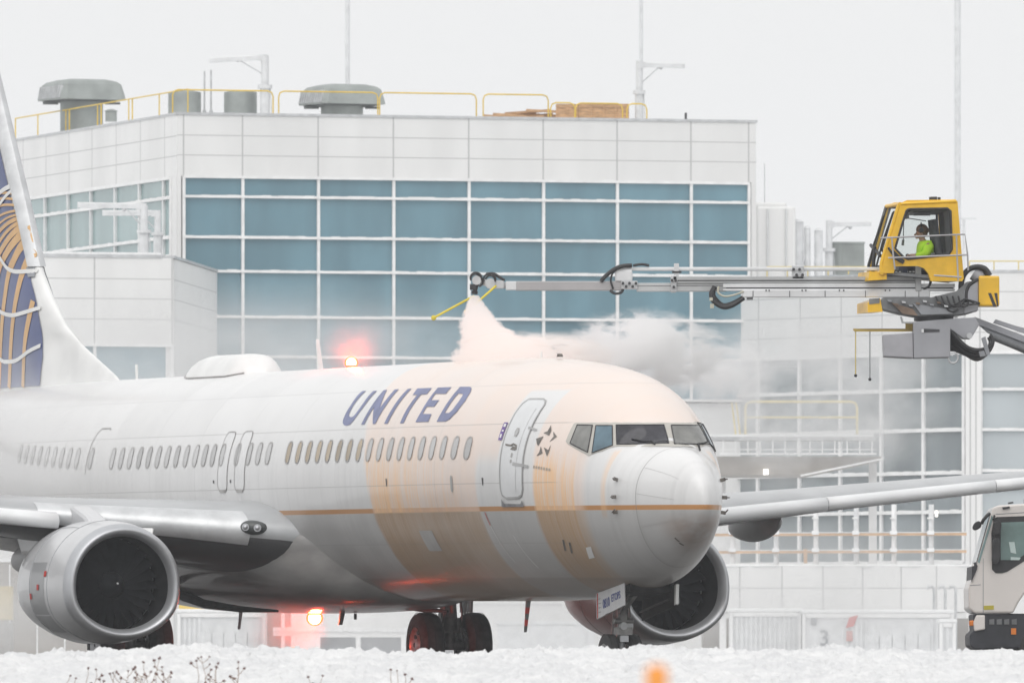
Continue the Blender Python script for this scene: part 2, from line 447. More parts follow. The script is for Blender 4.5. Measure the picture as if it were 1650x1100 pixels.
def right_wing():
    """glazed wing that comes forward on the right, with a pier and a flat front beyond it"""
    root = empty('terminal_wing', (0, 0, 0), 'glazed terminal wing with white pier and cladding band right of the nose', 'building')
    p0 = Vector((at(1156, 1120, 508).x, 508, 0)); p1 = Vector((at(1556, 1120, 496).x, 496, 0))
    d = (p1 - p0).normalized(); f = Face(p0, d); T = (p1 - p0).length
    zA = lambda py: hz(py, p0) ; zB = lambda py: hz(py, p1)
    zb, zt = zB(568), zB(439)
    ts = [f.t(p) for p in (1223, 1290, 1356, 1422, 1490, 1555)]
    cladding(f, root, 0, T, zb + .02, zt, [f.t(1158)] + ts, [zB(470), zB(503), zB(535)])
    rows = [zb, zB(627), zB(692), zB(761), zB(824), zB(905)]
    glazing(f, root, [0.1] + ts, rows, GREY_GLASS, .15)
    b = MB(); f.slab(b, 0, T, 0, zB(905) - .08, -.4, -.05); b.build('lower_wall', WHITE_CLAD, root)
    # pier
    g = Face(p1, Vector((1, -.03, 0)).normalized())
    tp = g.t(1581)
    b = MB(); g.slab(b, 0, tp, 0, zb + .02, -.4, .25); b.build('pier', WHITE_CLAD, root)
    b = MB(); g.slab(b, tp * .25, tp * .34, .2, zb, .25, .258); g.slab(b, tp * .62, tp * .7, .2, zb, .25, .258); b.build('panel_joints', JOINT, root)
    T2 = g.t(1760)
    cladding(g, root, 0, T2, zb + .06, zt, [g.t(p) for p in (1579, 1700)], [zB(470), zB(500), zB(535)], out=.03)
    glazing(g, root, [tp, g.t(1668), g.t(1760)], [zb, zB(627), zB(692), zB(758), zB(786), zB(850), zB(915)], PALE_GLASS, .12)
    b = MB(); g.slab(b, tp, T2, 0, zB(915) - .1, -.4, -.05); b.build('lower_wall', WHITE_CLAD, root)
    b = MB(); f.slab(b, -.1, T, zt, zt + .1, -.5, .06); g.slab(b, 0, T2, zt, zt + .1, -.5, .07); b.build('parapet_cap', GALV, root)
    b = MB(); q = [f.p(0, zt - .2, -.1), f.p(T, zt - .2, -.1), g.p(T2, zt - .2, -.1), Vector((at(1760, 1120, 530).x, 530, zt - .2)), Vector((at(1220, 1120, 530).x, 530, zt - .2))]
    b.add(q, [(0, 1, 2, 3, 4)]); b.build('roof', SNOWM, root)
    return f, g, zt
WF, WG, ZWING = right_wing()

# ---------------------------------------------------------------- things on the roofs
def rail_run(b, pts, h, r=.028, post=None, mid=False):
    top = [Vector(p) + Vector((0, 0, h)) for p in pts]
    b.tube(top, r, 6)
    if mid: b.tube([Vector(p) + Vector((0, 0, h * .5)) for p in pts], r * .8, 6)
    for p in pts: b.cyl(p, Vector(p) + Vector((0, 0, h)), r, n=6)
def hoop(b, a, c, h, r=.03, mid=False):
    a, c = Vector(a), Vector(c); e = (c - a).normalized(); q = .22
    up = Vector((0, 0, 1))
    b.tube([a, a + up * (h - q), a + up * (h - .06) + e * .06, a + up * h + e * q, c + up * h - e * q, c + up * (h - .06) - e * .06, c + up * (h - q), c], r, 6)
    if mid: b.tube([a + up * h * .55, c + up * h * .55], r * .8, 6)

def roof_railings():
    h = 1.02
    labs = ['longest loop of yellow railing above the right half of the roofline', 'loop of yellow railing across the first square mushroom vent on the front roof edge',
            'yellow railing loop over the middle of the terminal front roof', 'sloping yellow railing loop left of the timber crates', 'yellow railing loop in front of the timber crates', 'narrow yellow railing loop beside the right roof davit']
    spans = [(287, 449, 'yellow railing loop in front of the two round duct stubs'), (458, 618, 'yellow railing loop in front of the square vent behind the front parapet'),
             (621, 777, 'longest clear yellow railing loop between vent and timber pile'), (788, 893, 'yellow railing loop above the loose timber pile'),
             (897, 936, 'short yellow railing loop at the left end of the timber crates'), (937, 1013, 'yellow railing loop across the timber crates'), (1020, 1052, 'narrow yellow railing loop around the right roof davit')]
    for a, c, lab in spans:
        b = MB(); ta, tc = FRONT.t(a), FRONT.t(c)
        hh = h if a < 890 else .72
        hoop(b, FRONT.p(ta, ZROOF, -.8), FRONT.p(tc, ZROOF, -.8), hh)
        tag(b.build('roof_railing', YELLOW), lab, 'railing', 'yellow roof railings')
    b = MB(); pts = [LEFT.p(27 - along(CORNER, DIRL, p), ZROOF, -.5) for p in (6, 42, 87, 138, 188, 237, 283)]
    rail_run(b, pts, h)
    for p in pts[2:5]: b.cyl(p + LEFT.d * .55, p + LEFT.d * .55 + Vector((0, 0, h)), .03, n=6)
    tag(b.build('roof_railing', YELLOW), 'long yellow railing along the receding left roof edge', 'railing', 'yellow roof railings')
    for pa, pb, lab in ((1236, 1400, 'pale yellow railing on the wing roof in front of the white tanks'), (1562, 1760, 'yellow railing on the wing roof right of the operator cab')):
        b = MB(); n = 5
        pts = [Vector((at(pa + (pb - pa) * i / n, 1120, 505).x, 505, ZWING - .1)) for i in range(n + 1)]
        rail_run(b, pts, .85 if pb > 1500 else .62); tag(b.build('roof_railing', PALE_YEL), lab, 'railing', 'yellow roof railings')
roof_railings()

def roof_vent(px0, px1, sy, sx0, sx1, base_py, top_py, hood_bot, Y, label):
    c = at((sx0 + sx1) / 2, base_py, Y); s = Y / F
    root = empty('roof_vent', c, label, 'vent', 'square hooded roof vents')
    W = (px1 - px0) * s / 2; H = (hood_bot - top_py) * s; z0 = (base_py - hood_bot) * s
    r = (sx1 - sx0) * s / 2
    b = MB(); b.cyl((0, 0, -.6), (0, 0, z0 + .2), r, n=28); b.build('duct', VENT, root)
    # hood: bevelled square cap
    b = MB(); ring = []
    prof = [(.90, 0), (1.0, .02), (.97, .30), (.90, .72), (.80, .86), (.55, .97), (.0, 1.0)]
    a0 = R(24)
    for k, (q, hgt) in enumerate(prof):
        pts = []
        for i in range(4):
            for e in (-.86, .86):
                a = a0 + i * math.pi / 2
                u = Vector((math.cos(a), math.sin(a), 0)); v = Vector((-math.sin(a), math.cos(a), 0))
                pts.append((u + v * e) * (W * q * .80) + Vector((0, 0, z0 + H * hgt)))
        ring += pts
    fs = [(k * 8 + i, k * 8 + (i + 1) % 8, (k + 1) * 8 + (i + 1) % 8, (k + 1) * 8 + i) for k in range(len(prof) - 1) for i in range(8)]
    b.add(ring, fs); b.build('hood', VENT, root)
    # louvres along one skirt
    b = MB()
    a = a0 + math.pi
    u = Vector((math.cos(a), math.sin(a), 0)); v = Vector((-math.sin(a), math.cos(a), 0))
    for i in range(11):
        e = -.8 + 1.6 * i / 10
        p0 = (u * 1.005 + v * e) * (W * .80) * .985 + Vector((0, 0, z0 + H * .08)); p1 = (u * .93 + v * e) * (W * .8) * .985 + Vector((0, 0, z0 + H * .66))
        b.bar(p0, p1, .10, .10)
    b.build('louvre', GALV, root)
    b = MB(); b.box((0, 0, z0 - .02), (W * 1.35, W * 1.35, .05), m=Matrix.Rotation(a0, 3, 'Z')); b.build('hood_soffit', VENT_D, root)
    for sx in (-1, 1):
        b = MB(); b.box((sx * r * 1.45, 0, z0 - .10), (r * .7, .5, .07)); b.build('damper', VENT_D, root)
roof_vent(62, 204, 0, 97, 166, 210, 128, 163, 519, 'grey mushroom-hooded roof vent on the far left of the roof')
roof_vent(482, 621, 0, 517, 585, 190, 136, 170, 509, 'grey mushroom-hooded roof vent behind the parapet, beside the light mast')
for a, c, lab in ((271, 324, 'left of two plain grey round duct stubs on the roof'), (361, 414, 'right of two plain grey round duct stubs on the roof')):
    b = MB(); Y = 509; p = at((a + c) / 2, 188, Y); r = (c - a) * Y / F / 2
    zt = at(0, 149, Y).z
    b.cyl((p.x, p.y, p.z - .4), (p.x, p.y, zt), r, n=32); b.cyl((p.x, p.y, zt), (p.x, p.y, zt + .09), r * 1.0, r * .3, n=32)
    for k in range(3): b.cyl((p.x, p.y, p.z + .1 + k * .33), (p.x, p.y, p.z + .14 + k * .33), r * 1.012, n=32)
    tag(b.build('duct_stub', VENT), lab, 'duct', 'round roof duct stubs')
for px, y0, lab in ((329.5, 115, 'taller thin grey vent pipe between the duct stubs'), (340, 113, 'right thin grey vent pipe between the duct stubs')):
    b = MB(); p = at(px, 190, 509); b.cyl(p, (p.x, p.y, at(0, y0, 509).z), .035, n=8); b.cyl(p, p + Vector((0, 0, .3)), .07, n=8)
    tag(b.build('vent_pipe', GALV), lab, 'pipe', 'thin roof vent pipes')
b = MB(); p = at(1105, 200, 509); b.cyl(p, p + Vector((0, 0, .45)), .05, n=10); b.cyl(p, p + Vector((0, 0, .06)), .09, n=10)
tag(b.build('roof_pipe', DARK), 'short dark pipe stub alone near the right end of the terminal roof', 'pipe')
b = MB(); p = at(179, 196, 515); b.cyl(p, p + Vector((0, 0, .42)), .24, n=14); b.cyl(p + Vector((0, 0, .42)), p + Vector((0, 0, .5)), .3, .1, n=14)
tag(b.build('fan_cap', VENT), 'small squat grey fan cap beside the left mushroom vent', 'vent')

def davit(px, y_base, y_top, half_w, arm_px, arm_y0, arm_y1, brace_px, brace_y, Y, label, light=True, mat=None):
    base = at(px, y_base, Y); s = Y / F
    root = empty('roof_davit', base, label, 'davit', 'pale roof davits')
    mat = mat or PALEST
    H = (y_base - y_top) * s; r = half_w * s
    b = MB(); b.cyl((0, 0, -.4), (0, 0, H * .50), r * 1.15, n=14); b.cyl((0, 0, H * .5), (0, 0, H), r * .9, n=14)
    b.cyl((0, 0, H * .47), (0, 0, H * .53), r * 1.7, n=14); b.cyl((0, 0, -.05), (0, 0, .08), r * 1.9, n=14)
    b.build('post', mat, root)
    ax = (arm_px - px) * s; z0 = (y_base - arm_y0) * s; z1 = (y_base - arm_y1) * s
    b = MB(); b.bar((0, 0, z0), (ax, 0, z1), .16, .17); b.bar((-.1 * (1 if ax > 0 else -1), 0, z0), (ax * .12, 0, z0), .22, .24)
    b.build('arm', mat, root)
    b = MB(); b.bar((0, 0, (y_base - brace_y) * s), ((brace_px - px) * s, 0, z0 + (z1 - z0) * (brace_px - px) / (arm_px - px)), .05)
    b.ball(((brace_px - px) * s, 0, z0 - .10), .09, 8)
    b.bar((r * 1.6, -.05, .0), (r * 1.2, -.05, H * .5), .03); b.build('brace', GALV, root)
    b = MB(); b.bar((0, 0, z0 + .10), (ax, 0, z1 + .10), .17, .05); b.build('snow_cover', SNOWM, root)
davit(427, 190, 90, 7, 337, 93, 98, 383, 122, 508, 'pale grey roof davit with arm pointing left above the duct stubs')
davit(1030, 200, 98, 6, 1104, 105, 107, 1065, 137, 508, 'pale grey roof davit with arm pointing right beside the timber crates')
davit(232, 415, 331, 7, 125, 333, 331, 200, 368, 488, 'front white davit of the pair on the annex roof, longer arm')
davit(254, 415, 339, 6, 165, 344, 344, 225, 372, 492, 'rear white davit of the pair on the annex roof, shorter arm')
davit(1336, 450, 355, 6, 1404, 362, 361, 1370, 388, 520, 'white davit with braced arm on the wing roof, left of the operator cab')

def mast(px, half, y_base, Y, label):
    b = MB(); p = at(px, y_base, Y); s = Y / F
    b.cyl((p.x, p.y, 0), (p.x, p.y, 30), half * s * 1.02, half * s * .92, n=16); b.cyl((p.x, p.y, 30), (p.x, p.y, 34), half * s * .92, half * s * .85, n=16)
    root = empty('light_mast', (0, 0, 0), label, 'mast', 'tall light masts behind the terminal')
    b.build('pole', PALEST, root)
    b = MB(); b.cyl((p.x, p.y, 34), (p.x, p.y, 34.5), 1.2, n=20); b.cyl((p.x, p.y, 0), (p.x, p.y, .3), half * s * 2, n=16)
    b.build('lamp_ring', GALV, root)
mast(560, 4.2, 600, 560, 'light mast rising behind the second hooded vent')
mast(1033, 3.4, 600, 560, 'thinnest light mast, in line with the right roof davit')
mast(1543, 5.6, 600, 545, 'thickest light mast, rising behind the yellow operator cab')

def timber():
    for a, c, y0, lab in ((897, 931, 169, 'shorter timber crate at the left of the pair on the roof'), (933, 1012, 168.5, 'longer timber crate at the right of the pair on the roof')):
        Y = 508.5; p0, p1 = at(a, 197, Y), at(c, 197, Y); zt = at(0, y0, Y).z
        b = MB(); b.box(((p0.x + p1.x) / 2, Y, (zt + p0.z) / 2), (p1.x - p0.x, 1.2, zt - p0.z))
        n = 4 if c > 950 else 2
        for i in range(n + 1):
            x = p0.x + (p1.x - p0.x) * i / n; b.box((x, Y - .62, (zt + p0.z) / 2), (.07, .05, zt - p0.z - .01))
        b.box(((p0.x + p1.x) / 2, Y - .615, zt - .09), (p1.x - p0.x - .02, .03, .09))
        tag(b.build('timber_crate', WOOD), lab, 'crate', 'timber crates on the terminal roof')
    b = MB(); r2 = random.Random(3)
    for i in range(26):
        t = r2.random(); px = 775 + 118 * t
        top = 190 - 11 * math.sin(min(1, t * 1.25) * math.pi * .5) ; y = 192 - (192 - top) * r2.random()
        p = at(px, y, 509 + r2.random()); e = Vector((r2.uniform(.6, 1.3), r2.uniform(-.3, .3), r2.uniform(-.08, .1)))
        b.bar(p - e * .6, p + e * .6, .16, .10)
    tag(b.build('timber_pile', WOOD), 'loose pile of brown timber lying left of the roof crates', 'timber pile')
timber()

def wing_roof_plant():
    Y = 518; s = Y / F
    root = empty('roof_tank', at(1250, 445, Y), 'broad pale box-shaped plant housing on the wing roof', 'tank')
    b = MB(); b.box((0, 0, 1.35), (62 * s, 1.8, 2.9)); b.box((-.2, 0, 2.85), (50 * s, 1.5, .25)); b.build('housing', WHITE_CLAD, root, bevel=.08)
    b = MB()
    for x in (-.35, .4): b.cyl((x, -.94, 0), (x, -.94, 2.7), .04, n=6)
    b.build('pipe', PALEST, root)
    for px, y0, hw, lab in ((1284, 358, 11, 'tallest white cylinder beside the wing roof housing'), (1301, 368, 5, 'thin white flue between the two white cylinders on the wing roof'), (1319, 372, 7, 'white cylinder next to the davit on the wing roof')):
        b = MB(); p = at(px, 445, Y); zt = at(0, y0, Y).z
        b.cyl(p, (p.x, p.y, zt), hw * s, n=18); b.cyl((p.x, p.y, zt), (p.x, p.y, zt + .12), hw * s * 1.15, hw * s * .4, n=18); b.cyl((p.x, p.y, p.z + .5), (p.x, p.y, p.z + .58), hw * s * 1.1, n=18)
        tag(b.build('roof_flue', PALEST), lab, 'flue', 'white flues on the wing roof')
    b = MB(); p = at(1366, 445, Y + 3); b.box((p.x, p.y, p.z + .65), (52 * s, 1.6, 1.3))
    for i in range(7): b.box((p.x - 24 * s + i * 8 * s, p.y - .82, p.z + .65), (.04, .06, 1.1))
    b.box((p.x, p.y, p.z + 1.34), (54 * s, 1.7, .08))
    tag(b.build('chiller_unit', VENT), 'grey ribbed chiller unit behind the wing roof railing', 'chiller')
    b = MB(); p = at(1232, 445, Y + 2); b.cyl(p, p + Vector((0, 0, 4.6)), .02, n=6); tag(b.build('whip_aerial', GALV), 'thin whip aerial at the right end of the terminal roof', 'aerial')
    b = MB(); p = at(1553, 445, Y + 4); zz = at(0, 352, Y + 4).z
    b.cyl(p, (p.x, p.y, zz), .06, n=8); b.bar((p.x - .1, p.y, zz), (p.x + .5, p.y, zz), .10, .08)
    tag(b.build('roof_lamp', PALEST), 'small pale lamp arm beside the thick light mast', 'lamp')
wing_roof_plant()

# ---------------------------------------------------------------- lower levels right of the nose
def walkway():
    Y = 470; s = Y / F
    o = at(1150, 703, Y)
    root = empty('service_walkway', o, 'raised service walkway with yellow handrail and white truss, right of the nose', 'walkway')
    X = lambda px: (px - 1150) * s
    Zr = lambda py: (703 - py) * s
    b = MB(); b.box((X(1275), 1.0, -.07), (270 * s, 2.4, .13)); b.build('deck', GALV, root)
    b = MB(); b.box((X(1275), -.1, .03), (266 * s, .5, .09)); b.build('deck_snow', SNOWM, root)
    b = MB()
    for px in range(1165, 1412, 20): b.bar((X(px), -.15, Zr(706)), (X(px), -.15, Zr(731)), .05)
    b.bar((X(1160), -.15, Zr(731)), (X(1412), -.15, Zr(731)), .06, .07); b.bar((X(1160), -.15, Zr(724)), (X(1412), -.15, Zr(724)), .035)
    for px in (1287,): b.bar((X(px), -.16, Zr(706)), (X(px), -.16, Zr(731)), .09)
    b.build('truss', WHITE_MULL, root)
    b = MB(); hoop(b, (X(1201), 0, 0), (X(1381), 0, 0), Zr(647), .055, True)
    for px in (1186, 1193): b.cyl((X(px), 0, 0), (X(px) - .15, .4, Zr(648)), .035, n=6)
    b.build('handrail', PALE_YEL, root)
    b = MB(); b.prism([(X(1150), Zr(735)), (X(1420), Zr(735)), (X(1420), Zr(740)), (X(1300), Zr(765)), (X(1150), Zr(765))], .1, 6); b.build('soffit', GREYBR, root)
    b = MB(); b.bar((X(1290), 0, Zr(766)), (X(1425), .02, Zr(738)), .07); b.build('brace', WHITE_MULL, root)
    for px in (1165, 1410):
        b = MB(); b.bar((X(px), 3, Zr(735)), (X(px), 3, -o.z + .01), .3); b.build('column', WHITE_MULL, root)
    b = MB(); b.box((X(1234), -.1, Zr(760)), (8 * s, .2, 9 * s)); lp = b.build('lamp', LAMP, root)
walkway()

def terrace():
    Y = 462; s = Y / F
    o = at(1150, 905, Y)
    root = empty('terrace', o, 'white clad terrace with tan rails and snow along its edge, right of the nose', 'terrace')
    X = lambda px: (px - 1150) * s
    Zr = lambda py: (905 - py) * s
    b = MB(); b.box((X(1354), 4, Zr(948)), (416 * s, 8, 74 * s)); b.build('parapet_wall', WHITE_CLAD, root)
    b = MB()
    for px in (1192, 1260, 1326, 1390, 1452, 1509): b.box((X(px), -.002, Zr(948)), (.05, .008, 73 * s))
    b.box((X(1354), -.0015, Zr(947)), (415 * s, .006, .035)); b.build('panel_joints', JOINT, root)
    b = MB()
    r2 = random.Random(5); px = 1146
    while px < 1560:
        wd = r2.uniform(14, 30); b.ball((X(px + wd / 2), .15, Zr(911)), wd * s * .75, 14, sq=(1, .5, r2.uniform(.10, .22) * 20 / wd)); px += wd * .7
    b.build('edge_snow', SNOWM, root)
    for py in (861, 889):
        b = MB(); b.bar((X(1140), .3, Zr(py)), (X(1558), .3, Zr(py) + .03), .11, .10); b.bar((X(1140), .3, Zr(py - 2.6)), (X(1558), .3, Zr(py - 2.6) + .03), .11, .04, 1); b.build('rail', [ORANGE_W, SNOWM], root)
    for i, px in enumerate((1180, 1250, 1314, 1379, 1440, 1500)):
        b = MB(); b.bar((X(px), .45, Zr(910)), (X(px), .45, Zr(812)), .13, .13, 1 if i % 2 else 0)
        b.bar((X(px) + .09, .6, Zr(910)), (X(px) + .09, .6, Zr(812)), .07, .07, 0)
        for py in (861, 889): b.box((X(px), .28, Zr(py - 3.5)), (.26, .2, .14), 2)
        for py in (834, 862): b.box((X(px), .42, Zr(py)), (.24, .2, .05), 0)
        b.build('post', [WHITE_MULL, PALEST, SNOWM], root)
    b = MB(); b.bar((X(1298), .2, Zr(907)), (X(1298), .2, Zr(884)), .13); b.build('timber_post', ORANGE_W, root)
    b = MB()
    for px in (1165, 1530): b.bar((X(px), .4, Zr(985)), (X(px), .4, -o.z + .01), .24)
    b.build('support_column', WHITE_MULL, root)
    b = MB(); b.box((X(1350), 5, -o.z + (o.z + Zr(985)) / 2 - .1), (430 * s, 5, o.z + Zr(985) - .25)); b.build('undercroft_wall', GREYBR, root)
    b = MB(); b.box((X(1509), .1, Zr(827)), (4 * s, .1, 10 * s)); b.build('lamp', LAMP, root)
terrace()
for i, (px, lab) in enumerate(((1505, 'leftmost of three grey gooseneck vent pipes by the containers'), (1523, 'middle one of three grey gooseneck vent pipes by the containers'), (1540, 'rightmost of three grey gooseneck vent pipes by the containers'))):
    b = MB(); Y = 446; p = at(px, 1115, Y); q = at(px, 950, Y)
    b.tube([(p.x, p.y, 0), (q.x, q.y, q.z), (q.x - .06, q.y, q.z + .13), (q.x - .2, q.y, q.z + .12), (q.x - .24, q.y, q.z + .02)], .05, 8)
    tag(b.build('vent_pipe', GALV), lab, 'pipe', 'gooseneck vent pipes')

def container(px0, px1, y_top, Y, label, depth, corner=None, digit=False, doors=(0, 0, 0), sign=False):
    s = Y / F; a, c = at(px0, 1115, Y), at(px1, 1115, Y); zt = at(0, y_top, Y).z
    root = empty('container', (a.x, Y, 0), label, 'container')
    W = c.x - a.x
    b = MB(); b.box((W / 2, depth / 2, zt / 2 + .04), (W, depth, zt - .08))
    n = int(W / .16)
    for i in range(n):
        if doors[0] < px0 + (i + .5) / n * (px1 - px0) < doors[1]: continue
        if digit and px0 + (i + .5) / n * (px1 - px0) < 1355: continue
        b.box(((i + .5) * W / n, -.02, zt / 2), (W / n * .5, .04, zt - .3))
    b.build('shell', PALEST, root)
    b = MB()
    for x in (.05, W - .05): b.box((x, -.03, zt / 2), (.10, .09, zt - .02))
    b.box((W / 2, -.03, zt - .07), (W - .24, .085, .14)); b.box((W / 2, -.03, .1), (W - .24, .085, .16)); b.build('edge_frame', WHITE_MULL, root)
    b = MB(); b.box((W / 2, depth / 2, zt + .07), (W + .1, depth + .1, .14)); b.build('roof_snow', SNOWM, root, bevel=.05)
    if doors[1]:
        x0, x1 = (doors[0] - px0) * s, (doors[1] - px0) * s; h = at(0, doors[2], Y).z; n = 5
        for i in range(n):
            w_ = (x1 - x0) / n; b = MB(); b.box((x0 + (i + .5) * w_, -.03, h / 2 + .1), (w_ - .03, .05, h - .2)); dr = b.build('door', PALEST, root)
            b = MB(); b.box((x0 + (i + .5) * w_ - .2, -.07, h * .55), (.28, .03, .05)); b.build('latch', JOINT, dr)
    if digit:
        c2 = bpy.data.curves.new('digit', 'FONT'); c2.body = '3'; c2.size = 36 * s; c2.extrude = .008; c2.align_x = 'CENTER'; c2.space_line = 1
        c2.materials.append(GREYM)
        tmp = bpy.data.objects.new('tmp', c2); me = bpy.data.meshes.new_from_object(tmp); bpy.data.objects.remove(tmp)
        o = bpy.data.objects.new('number', me); col.objects.link(o); o.parent = root; o.location = ((1328 - px0) * s, -.06, at(0, 1039, Y).z); o.rotation_euler = (R(90), 0, 0)
        b = MB(); b.box(((1311 - px0) * s, -.05, at(0, 1000, Y).z), (9 * s, .03, 12 * s)); b.build('notice', GREYM, root)
    if sign:
        b = MB(); x = (1371 - px0) * s; z1 = at(0, 995, Y).z
        b.prism([(x - .18, z1 - .35), (x + .10, z1 - .28), (x + .24, z1 + .1), (x - .05, z1 + .02)], -.09, -.06); b.box((x - .05, -.075, z1 - .62), (.22, .02, .36), 1)
        b.build('warning_sign', [RED, M('faded_red', (.5, .25, .23), .6)], root)
    return root
container(1293, 1536, 988, 440, 'long white container with a grey 3 painted on it and a row of doors', 2.4, digit=True, doors=(1396, 1500, 1022), sign=True)
container(1514, 1540, 1003, 437, 'small white cabinet standing at the right end of the numbered container', 1.0)
container(286, 428, 987, 430, 'white corrugated container with low doors, seen under the starboard wing', 2.4, doors=(322, 418, 1018))
container(1176, 1291, 986, 441, 'plain white container end left of the numbered container', 2.4)
b = MB(); p = at(318, 978, 430); b.box((p.x, p.y + .6, p.z), (1.25, 1.0, .26)); b.box((p.x, p.y + .6, p.z + .15), (.9, .8, .08))
tag(b.build('yellow_crate', YELLOW, bevel=.02), 'flat yellow box lying on the container under the starboard wing', 'box')
b = MB(); p = at(474, 1040, 425); b.box((p.x, p.y, .62), (.30, .3, 1.24)); b.box((p.x, p.y - .16, .8), (.2, .03, .3)); b.cyl((p.x, p.y, 1.24), (p.x, p.y, 1.32), .12, n=10)
tag(b.build('yellow_bollard_box', YELLOW, bevel=.02), 'small yellow cabinet beside the brown pier under the lower beacon', 'cabinet')
def gantry():
    Y = 428; s = Y / F; o = at(490, 1115, Y); o.z = 0
    root = empty('baggage_gantry', o, 'white snow-topped gantry frame behind the main landing gear', 'gantry')
    X = lambda px: (px - 490) * s
    Z = lambda py: at(0, py, Y).z
    b = MB(); b.bar((X(440), 0, Z(1020)), (X(760), 0, Z(1016)), .14, .16); b.build('beam', WHITE_MULL, root)
    b = MB()
    for px in range(440, 760, 8): b.box((X(px + 4), 0, Z(1017) + .06 + rnd.uniform(-.01, .03)), (8.4 * s, .3, .13))
    b.build('beam_snow', SNOWM, root)
    for px in (456, 472, 512, 577, 650, 735):
        b = MB(); b.bar((X(px), 0, 0), (X(px), 0, Z(1020) if px > 480 else Z(980)), .12); b.build('post', WHITE_MULL, root)
    b = MB(); b.bar((X(466), .02, Z(1046)), (X(492), .02, Z(1018)), .08); b.build('brace', WHITE_MULL, root)
    b = MB(); b.box((X(441), .8, Z(985) / 2), (22 * s, .8, Z(985))); b.build('brick_pier', GREYBR, root)
    for a, c in ((516, 573), (581, 646), (655, 730)):
        b = MB(); b.box((X((a + c) / 2), .3, Z(1026) / 2), ((c - a) * s, .06, Z(1026))); b.build('infill_panel', GREYM, root)
gantry()
b = MB(); p = at(690, 1000, 452); b.box((p.x, p.y, p.z / 2 + .3), (9.5, 3, p.z + .6)); b.box((p.x, p.y, p.z + .66), (9.6, 3.1, .14))
for i in range(11): b.box((p.x - 4.6 + i * .92, p.y - 1.51, p.z / 2 + .2), (.05, .03, p.z))
tag(b.build('service_shed', WHITE_CLAD), 'long pale panelled shed behind the nose and main landing gear', 'shed')
b = MB(); p = at(880, 1010, 446)
b.box((p.x, p.y, p.z / 2 + .1), (3.4, 2, p.z)); b.box((p.x, p.y, p.z + .16), (3.5, 2.1, .13))
for i in range(6): b.box((p.x - 1.4 + i * .56, p.y - 1.01, p.z / 2), (.04, .03, p.z * .8))
tag(b.build('equipment_cabin', PALEST), 'pale ribbed equipment cabin between the main gear and the nose gear', 'cabin')
b = MB(); p = at(10, 960, 420)
b.box((p.x - 2.0, p.y, 1.5), (4.4, 2, 1.2), 1); b.box((p.x - 2.0, p.y, 2.75), (4.4, 2.0, 1.1)); b.box((p.x - 1.2, p.y, 3.55), (1.9, 1.8, .5), 1); b.box((p.x - 1.2, p.y - 1.01, 2.8), (.8, .02, .4), 2)
for x in (-3.2, -.9): b.cyl((p.x + x, p.y - 1.0, .5), (p.x + x, p.y - .7, .5), .5, n=18, mi=2)
tag(b.build('ground_vehicle', [M('hazed_yellow_paint', (.52, .42, .22), .6, var=.1), M('grey_cab', (.3, .29, .28), .5), BLACK], bevel=.05), 'yellow ground service vehicle seen past the starboard engine', 'vehicle')  # exhaust haze put into the washed-out yellow of the body

b = MB(); p = at(60, 1000, 462); zt = at(0, 905, 462).z
b.box((p.x, p.y + 1.5, zt / 2), (4.6, 3, zt)); b.box((p.x, p.y + 1.5, zt + .07), (4.7, 3.1, .14), 1)
for i in range(5): b.box((p.x - 2 + i, p.y - .01, zt / 2), (.05, .03, zt - .2), 1)
tag(b.build('brown_shed', [GREYBR, SNOWM]), 'brown-grey shed wall low behind the starboard engine', 'shed')

b = MB(); p = at(520, 1000, 456); zt = at(0, 938, 456).z
b.box((p.x, p.y + 1.5, zt / 2), (3.6, 3, zt)); b.box((p.x, p.y + 1.5, zt + .07), (3.7, 3.1, .14), 1)
for i in range(4): b.box((p.x - 1.5 + i, p.y - .01, zt / 2), (.05, .03, zt - .2), 1)
tag(b.build('grey_shed', [M('shed_grey', (.33, .325, .32), .7, var=.1, scale=.6), SNOWM]), 'plain grey shed behind the lit belly beacon', 'shed')
# ---------------------------------------------------------------- airliner
TH, YAW = .0073, R(19.0)
A_X0, A_Y0 = 3.0, 197.3
sA, cA = math.sin(YAW), math.cos(YAW)
def b2w(x, y, z): return Vector((A_X0 - x * sA - y * cA, A_Y0 + x * cA - y * sA, z + TH * (x - 4)))
XS = np.array([0, .08, .25, .55, 1.0, 1.5, 1.8, 2.1, 2.5, 3.0, 3.7, 4.6, 5.8, 7.2, 9, 24, 27, 30, 33, 36, 38.5, 40.6])
ZT = np.array([2.7, 3.0, 3.195, 3.401, 3.542, 3.634, 3.696, 4.008, 4.33, 4.554, 4.767, 4.908, 5.01, 5.08, 5.11, 5.11, 5.11, 5.11, 5.1, 5.06, 5.0, 4.92])
ZB = np.array([2.7, 2.45, 2.25, 2.041, 1.812, 1.633, 1.554, 1.485, 1.409, 1.355, 1.295, 1.245, 1.21, 1.19, 1.19, 1.19, 1.35, 1.72, 2.25, 2.95, 3.6, 4.15])
WW = np.array([0, .14, .27, .43, .627, .807, .918, 1.035, 1.156, 1.295, 1.473, 1.635, 1.775, 1.87, 1.88, 1.88, 1.85, 1.72, 1.46, 1.08, .68, .25])
ZC = np.array([2.7, 2.7, 2.72, 2.75, 2.8, 2.86, 2.89, 2.92, 2.97, 3.03, 3.1, 3.16, 3.21, 3.23, 3.23, 3.23, 3.26, 3.36, 3.52, 3.82, 4.15, 4.5])
TS = np.sqrt(XS)
